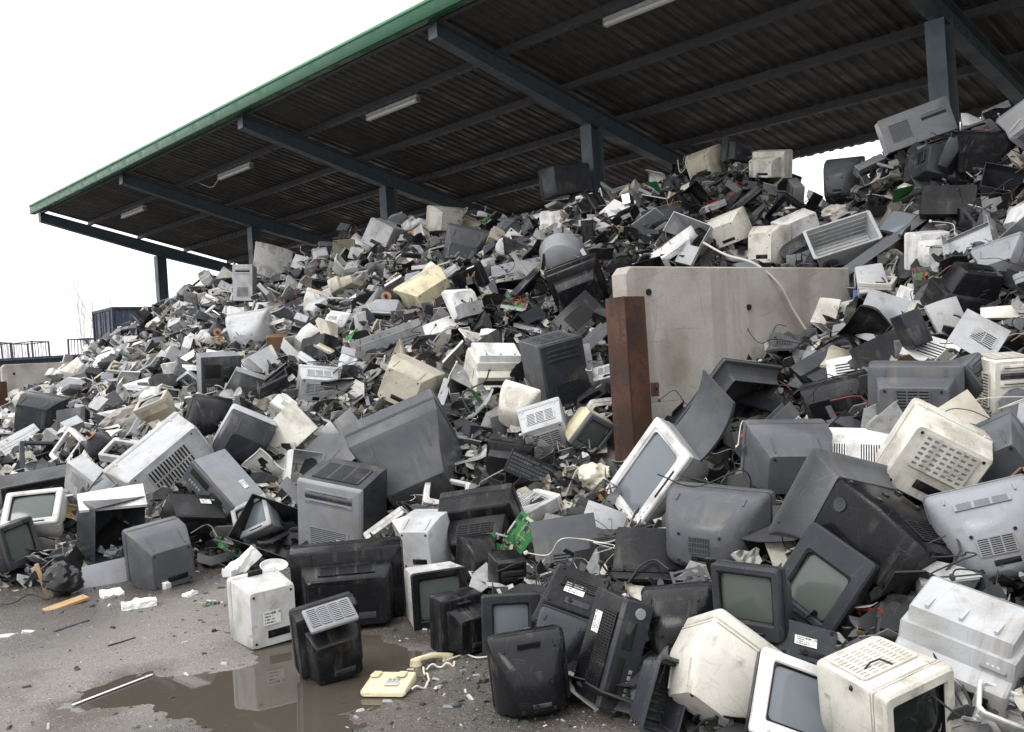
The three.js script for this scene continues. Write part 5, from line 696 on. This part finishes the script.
function addFiller(x, z, lift, small) {
  let k = frnd() * VTOT, vi = 0; while ((k -= VAR[vi][1]) > 0) vi++;
  if (Math.hypot(x, z) > 8.5 && ['crt', 'pc', 'printer', 'speaker'].includes(VAR[vi][0]) && frnd() < .6) vi = pick(FLATS, frnd);
  let [kind, , o] = VAR[vi]; const y = surf(x, z) + lift, p = V(x, y, z), [px, py, s] = project(p);
  if (s < 1.5 || px < -160 || px > 1420 || py > 1000 || py < 0) return;
  const sz = Math.max(o.w, o.h || 0, o.d || 0), rad = sz * FOCAL / s * .5;
  if (nearWall(x, z, .16 + sz * .3)) return;
  if (blocked(px, py, rad, s, .92)) return;
  const [X, D] = toShed(x, z), dark = X > -8.5 && D > 6.5 || X > -5, tone = s < 6.6 ? pick(['dgrey', 'black', 'black', 'slate', 'mgrey'], frnd) : frnd() < .06 ? pick(RARE, frnd) : pick(dark ? TONES_D : TONES_L, frnd), alt = Math.floor(frnd() * 3);  // nearest pieces take dark tones, shade of the gaps put into their colour
  let nm, cat, bk = kind, oo = { ...o };
  if (kind === 'shell') { bk = 'crt'; oo.hollow = true; oo.nofront = true; [nm, cat] = o.st === 'mon' || o.st === 'box' ? MSH.as : TSH.as; } else if (kind === 'crt') [nm, cat] = o.st === 'mon' || o.st === 'box' ? MONI.as : KIND.crt; else if (kind === 'panel' && Math.abs(o.bend) > .8) [nm, cat] = ['curved_casing', 'casing']; else if (kind === 'panel' && o.ribs) [nm, cat] = ['ribbed_backing', 'backing']; else [nm, cat] = KIND[kind];
  const g = thing(nm, null, cat); WARP = ['board', 'cable', 'tube', 'keyboard'].includes(kind) ? null : WARPS(vi * 3 + alt);
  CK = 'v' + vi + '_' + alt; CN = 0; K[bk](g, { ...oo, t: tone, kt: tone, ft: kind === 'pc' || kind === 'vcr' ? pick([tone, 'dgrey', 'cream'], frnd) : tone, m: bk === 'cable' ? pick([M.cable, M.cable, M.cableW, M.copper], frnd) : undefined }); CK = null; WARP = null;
  const flat = ['panel', 'frame', 'board'].includes(kind), pitch = flat ? -90 + (frnd() - .5) * 110 : (frnd() - .5) * 80 + (frnd() < .25 ? pick([90, -90, 180], frnd) : 0);
  const e = new THREE.Euler(R(pitch), kind === 'crt' && frnd() < .75 ? Math.atan2(-x, -z) + Math.PI + (frnd() - .5) * 2.4 : frnd() * 6.283, R((frnd() - .5) * 90), 'YZX'); g.rotation.copy(e); g.position.copy(p); const sc = small || s < 6.6 ? rr(.62, .9, frnd) : rr(.86, 1.12, frnd); g.scale.setScalar(sc); if (s > 8 && ['shell', 'cover', 'crt', 'pc', 'chassis'].includes(kind)) { const c = frnd(); g.scale.multiply(c < .35 ? V(1.1, rr(.3, .7, frnd), 1) : c < .6 ? V(1, 1, rr(.4, .8, frnd)) : V(1, 1, 1)); } // many are crushed flat
  g.updateMatrixWorld();
  fillers.push({ g, kind, tone, px, py, s, nm, cat, flat });
}
{
  const st = .50; for (let D = 2.0; D < 12.6; D += st) for (let X = -31; X < 4.6; X += st) { const [x, z] = toWorld(X + (frnd() - .5) * st * .9, D + (frnd() - .5) * st * .9); if (heapY(x, z) < .10) continue; addFiller(x, z, rr(.08, .22, frnd), false); }
  const s2 = .62; for (let D = 3.0; D < 12.4; D += s2) for (let X = -30; X < 4.6; X += s2) { const [x, z] = toWorld(X + (frnd() - .5) * s2, D + (frnd() - .5) * s2); if (heapY(x, z) < .3) continue; addFiller(x, z, rr(.20, .36, frnd), true); }
}
{ // the dark bay right of the wall is packed with bigger shells
  const s3 = .52; for (let D = 6.2; D < 12.4; D += s3) for (let X = -8.5; X < 2; X += s3) { const [x, z] = toWorld(X + (frnd() - .5) * s3, D + (frnd() - .5) * s3); addFiller(x, z, rr(.12, .30, frnd), false); }
}
{ // loose leads hanging over the sets
  const cr = rng(99); for (let i = 0; i < 90; i++) { const D = 3.4 + cr() * 6.5, X = -10 + cr() * 10, [x, z] = toWorld(X, D); if (heapY(x, z) < .12 || nearWall(x, z, .3)) continue; const p = V(x, surf(x, z) + rr(.1, .3, cr), z), [px, py, s] = project(p); if (px < 0 || px > 1100 || py > 760) continue;
    const g = thing('loose_cable', null, 'cable'), m = pick([M.cable, M.cable, M.cable, M.cable, M.cable, M.cable, M.cableW], cr); CK = null; K.cable(g, { w: rr(.4, 1.1, cr), h: rr(.1, .3, cr), d: rr(.2, .5, cr), r: rr(.0025, .0045, cr), seed: 200 + i, n: 6 + Math.floor(cr() * 5), m }); g.position.copy(p); g.rotation.set(rr(-.4, .4, cr), cr() * 6.28, rr(-.5, .5, cr)); fillers.push({ g, kind: 'cable', tone: 'black', px, py, s, nm: 'loose_cable', cat: 'cable', flat: false }); }
}
/* ------------------------------------------------ countless small fragments between them */
{
  const f = rng(4242), q = new THREE.Quaternion(), m4 = new THREE.Matrix4(), col = new THREE.Color();
  const plate = () => { const g = new THREE.BoxGeometry(1, .03, .7, 4, 1, 2), p = g.attributes.position; for (let i = 0; i < p.count; i++) p.setY(i, p.getY(i) + .22 * Math.sin(p.getX(i) * 2.4) * (1 + p.getZ(i))); return g; };
  const wedge = () => { const g = new THREE.BoxGeometry(1, .5, .6, 1, 1, 1), p = g.attributes.position; for (let i = 0; i < p.count; i++) { if (p.getY(i) > 0) { p.setX(i, p.getX(i) * .72 + .06); p.setZ(i, p.getZ(i) * .6); } } return g; };
  const angle = () => mergeGeometries([B(1, .03, .5, 0, 0, 0), B(1, .42, .03, 0, .22, .235)]);
  const strip = () => { const g = new THREE.BoxGeometry(1.6, .035, .12, 6, 1, 1), p = g.attributes.position; for (let i = 0; i < p.count; i++) { p.setY(i, p.getY(i) + .12 * Math.sin(p.getX(i) * 3)); } return g; };
  const shardM = new THREE.MeshStandardMaterial({ roughness: .6, map: tex(k => { const v = .78 + .3 * (NB[k] - .5) - .35 * clamp((NA[k] - .5) * 3) - SC[k] * .2; return [v, v * .985, v * .96]; }, true, 2), bumpMap: bumpTex, bumpScale: .0006 });
  const wire = () => new THREE.TubeGeometry(new THREE.CatmullRomCurve3([V(-.7, 0, 0), V(-.3, .25, .2), V(.1, .1, -.2), V(.4, .3, .1), V(.75, 0, .2)]), 14, .014, 4);
  const LT = [[.62, .62, .60], [.55, .53, .46], [.42, .43, .44], [.36, .36, .36], [.24, .25, .26]], DK = [[.10, .105, .12], [.055, .058, .065], [.03, .03, .033], [.018, .018, .02]], OD = [[.13, .085, .05], [.05, .11, .06], [.16, .05, .035], [.05, .075, .13], [.28, .21, .13]];
  const jag = (seed, bend) => { const r = rng(seed), s = new THREE.Shape(), n = 9; for (let i = 0; i < n; i++) { const a = i / n * 6.283, q = .28 + .34 * r(); i ? s.lineTo(Math.cos(a) * q * 1.25, Math.sin(a) * q) : s.moveTo(Math.cos(a) * q * 1.25, Math.sin(a) * q); } const g = new THREE.ExtrudeGeometry(s, { depth: .022, bevelEnabled: false }).rotateX(-Math.PI / 2), p = g.attributes.position; for (let i = 0; i < p.count; i++) p.setY(i, p.getY(i) + bend * p.getX(i) * p.getX(i) + bend * .6 * p.getZ(i) * p.getX(i)); return g; };
  const corner = seed => { const r = rng(seed), o = [], pl = (a, b) => { const s = new THREE.Shape([[0, 0], [a, 0], [a * (.6 + .4 * r()), b * (.3 + .3 * r())], [a * .55, b * (.45 + .5 * r())], [a * (.15 + .2 * r()), b * (.75 + .25 * r())], [0, b * (.8 + .2 * r())]].map(q => new THREE.Vector2(...q))); return new THREE.ExtrudeGeometry(s, { depth: .02, bevelEnabled: false }); }; o.push(pl(1, .7)); o.push(pl(.7, .7).rotateY(-Math.PI / 2)); o.push(pl(1, .7).rotateX(Math.PI / 2)); return finish(o.map(g => g.translate(-.4, -.2, -.2)), .3); };
  const grille = () => { const o = [B(1, .03, .06, 0, 0, .3), B(1, .03, .06, 0, 0, -.3)]; for (let i = 0; i < 9; i++) if (i !== 5) o.push(B(.045, .025, .6, -.46 + i * .115, 0, 0)); return mergeGeometries(o); };
  const crumple = seed => { const g = new THREE.PlaneGeometry(1, .8, 6, 5).rotateX(-Math.PI / 2), p = g.attributes.position; for (let i = 0; i < p.count; i++) p.setXYZ(i, p.getX(i) * (.8 + .3 * hash2(i, seed, 1)), .34 * (hash2(i, seed, 2) - .5), p.getZ(i) * (.8 + .3 * hash2(i, seed, 3))); return g; };
  const nearFoot = (X, D) => D < 6.6 && X > -9;
  const mk = (name, label, geo, n, s0, s1, tones, where) => {
    const im = new THREE.InstancedMesh(finish(geo, .5), shardM, n); im.name = name; let c = 0, tries = 0;
    while (c < n && tries++ < n * (where ? 30 : 8)) {
      const D = 1.9 + 10.9 * Math.pow(f(), .8), X = -31 + 36.5 * f(), [x, z] = toWorld(X, D), h = heapY(x, z); if (h < .03 || nearWall(x, z, .16) || where && !where(X, D)) continue;
      const p = V(x, h + rr(-.08, .11, f), z), [px, py, s] = project(p); if (s < 1.2 || px < -160 || px > 1450 || py > 1000) continue; 
      const sc = lerp(s0, s1, Math.pow(f(), 1.6)) * (X > -8.5 && D > 6.5 ? .82 : 1); if (blocked(px, py, sc * FOCAL / s * .3, s + .1, .75)) continue;
      q.setFromEuler(new THREE.Euler((f() - .5) * 2, f() * 6.28, (f() - .5) * 2)); m4.compose(p, q, V(sc, sc * rr(.7, 1.3, f), sc * rr(.6, 1.4, f))); im.setMatrixAt(c, m4);
      const dk = X > -8.5 && D > 6.5 || X > -5, r = f(); const t = tones || (r < .045 && sc < .16 ? OD : r < (dk ? .30 : .56) ? LT : DK), v = rr(.75, 1.15, f), k = pick(t, f); im.setColorAt(c, col.setRGB(k[0] * v, k[1] * v, k[2] * v)); c++;
    }
    im.count = c; im.castShadow = im.receiveShadow = true; tag(im, label, 'scrap', null, 'stuff'); scene.add(im);
  };
  mk('plastic_splinters', 'countless bent plastic splinters strewn over the whole heap', plate(), 8000, .07, .34);
  mk('casing_corners', 'countless torn casing corners strewn over the whole heap', corner(3), 6500, .08, .34);
  mk('casing_fragments', 'countless jagged casing fragments strewn over the whole heap', jag(5, .5), 8000, .09, .36);
  mk('torn_panels', 'countless torn flat panels strewn over the whole heap', jag(11, -.3), 8000, .09, .42);
  mk('broken_grilles', 'countless broken slotted grilles strewn over the whole heap', grille(), 2600, .10, .30);
  mk('crumpled_foil', 'countless crumpled foil and film scraps strewn over the whole heap', crumple(4), 4000, .06, .26);
  mk('broken_lumps', 'countless small broken lumps strewn over the whole heap', wedge(), 2500, .05, .13);
  mk('small_scrap', 'countless small splinters filling the gaps between the nearest sets', jag(21, .4), 5000, .03, .14, null, nearFoot);
  mk('small_bits', 'countless tiny broken parts filling the gaps between the nearest sets', corner(9), 3500, .02, .09, null, nearFoot);
  mk('sheet_offcuts', 'countless folded sheet offcuts strewn over the whole heap', angle(), 7500, .06, .28);
  mk('thin_strips', 'countless thin strips and trims strewn over the whole heap', strip(), 5800, .08, .34);
  mk('wire_ends', 'countless loose wire ends strewn over the whole heap', wire(), 4500, .12, .45, [[.02, .02, .02], [.02, .02, .02], [.02, .02, .02], [.5, .48, .42], [.35, .34, .32], [.16, .035, .03], [.22, .12, .06]]);
  // grit on the yard near the foot of the heap
  const n = 2600, im = new THREE.InstancedMesh(finish(wedge()), shardM, n); im.name = 'yard_grit'; let c = 0; while (c < n) { const a = ray(f() * 1024 * .62, 560 + Math.pow(f(), 2.2) * 172), t = -EYE / a.y, x = a.x * t, z = a.z * t; const [X, D] = toShed(x, z), gap = interp(FOOT, X) - D; if (gap < -.3 || f() > Math.exp(-Math.max(0, gap) * 1.5) + .05) continue; if (groundY(x, z) < -.008) { c += .0; if (f() < .9) continue; } const sc = .006 + .034 * Math.pow(f(), 5); m4.compose(V(x, groundY(x, z) + sc * .15, z), q.setFromEuler(new THREE.Euler((f() - .5) * .6, f() * 6.28, (f() - .5) * .6)), V(sc * rr(.8, 2, f), sc * .7, sc)); im.setMatrixAt(c, m4); const k = pick(f() < .3 ? LT : f() < .06 ? OD : DK, f); im.setColorAt(c, col.setRGB(...k)); c++; }
  tag(im, 'small grit and broken bits scattered on the wet yard', 'litter', null, 'stuff'); scene.add(im);
}
/* ------------------------------------------------ labels of the strewn pieces: look and lie first, then the nearest thing one can find */
{
  const up = V(), fr = V(), WORD = { shell: 'shell', crt: '', pc: 'computer case', printer: 'printer', vcr: 'flat deck', panel: 'moulded cover', frame: 'empty screen surround', board: 'circuit board', keyboard: 'keyboard', chassis: 'metal chassis', tube: 'picture tube', speaker: 'loudspeaker', cover: 'folded case cover', bar: 'long strip', crate: 'open crate', cable: 'loose cable' };
  const by = new Map();
  for (const o of fillers) {
    up.set(0, 1, 0).applyQuaternion(o.g.quaternion); fr.set(0, 0, 1).applyQuaternion(o.g.quaternion);
    const lie = o.flat ? (Math.abs(fr.y) > .8 ? 'lying flat' : Math.abs(fr.y) < .4 ? 'standing on edge' : 'leaning') : ['bar', 'cable'].includes(o.kind) ? 'strewn' : fr.y > .6 ? 'facing up' : fr.y < -.6 ? 'facing down' : up.y > .75 ? 'upright' : up.y < -.5 ? 'upside down' : 'tilted';
    let best = null, bd = 1e9; for (const l of landmarks) { const dx = o.px - l.px, dy = (o.py - l.py) * 1.3, d = dx * dx + dy * dy; if (d < bd) { bd = d; best = l; } }
    const dx = o.px - best.px, dy = o.py - best.py, far = Math.sqrt(bd) > 75 ? 'well ' : '', rel = Math.abs(dx) > Math.abs(dy) * 1.2 ? (dx < 0 ? 'left of' : 'right of') : dy < 0 ? 'above' : 'below';
    const toneW = o.kind === 'cable' ? ({ [M.cableW.uuid]: 'pale ', [M.copper.uuid]: 'copper coloured ' }[o.g.children[0].material.uuid] || 'black ') : ['board', 'chassis', 'tube'].includes(o.kind) ? '' : o.kind === 'cover' && o.g.children[0].material === M.steel ? 'dull metal ' : TONE[o.tone] + ' ', w = o.kind === 'crt' || o.kind === 'shell' ? o.cat : o.nm === 'curved_casing' ? 'curved casing' : o.nm === 'ribbed_backing' ? 'ribbed backing' : WORD[o.kind];
    let lab = `${toneW}${w} ${lie} ${far}${rel} ${best.ref}`; if (lab.split(' ').length > 14) lab = `${toneW}${w.split(' ').pop()} ${far}${rel} ${best.ref}`; o.d = bd; if (!by.has(lab)) by.set(lab, []); by.get(lab).push(o);
    o.g.userData.group = (w.endsWith('s') ? w : w + 's') + ' strewn over the heap';
  }
  const ORD = ['first', 'second', 'third', 'fourth', 'fifth', 'sixth', 'seventh', 'eighth', 'ninth', 'tenth', 'eleventh', 'twelfth', 'thirteenth', 'fourteenth', 'fifteenth', 'sixteenth', 'seventeenth', 'eighteenth', 'nineteenth', 'twentieth'];
  for (const [lab, l] of by) { l.sort((a, b) => a.d - b.d); l.forEach((o, i) => { o.g.userData.label = l.length > 1 ? `${lab}, ${ORD[Math.min(i, 19)]} away` : lab; }); }
  console.log('fillers', fillers.length, 'max same', Math.max(...[...by.values()].map(l => l.length)));
}
scene.traverse(o => { if (o.isMesh) { o.castShadow = true; o.receiveShadow = true; } });
renderer.render(scene, camera);
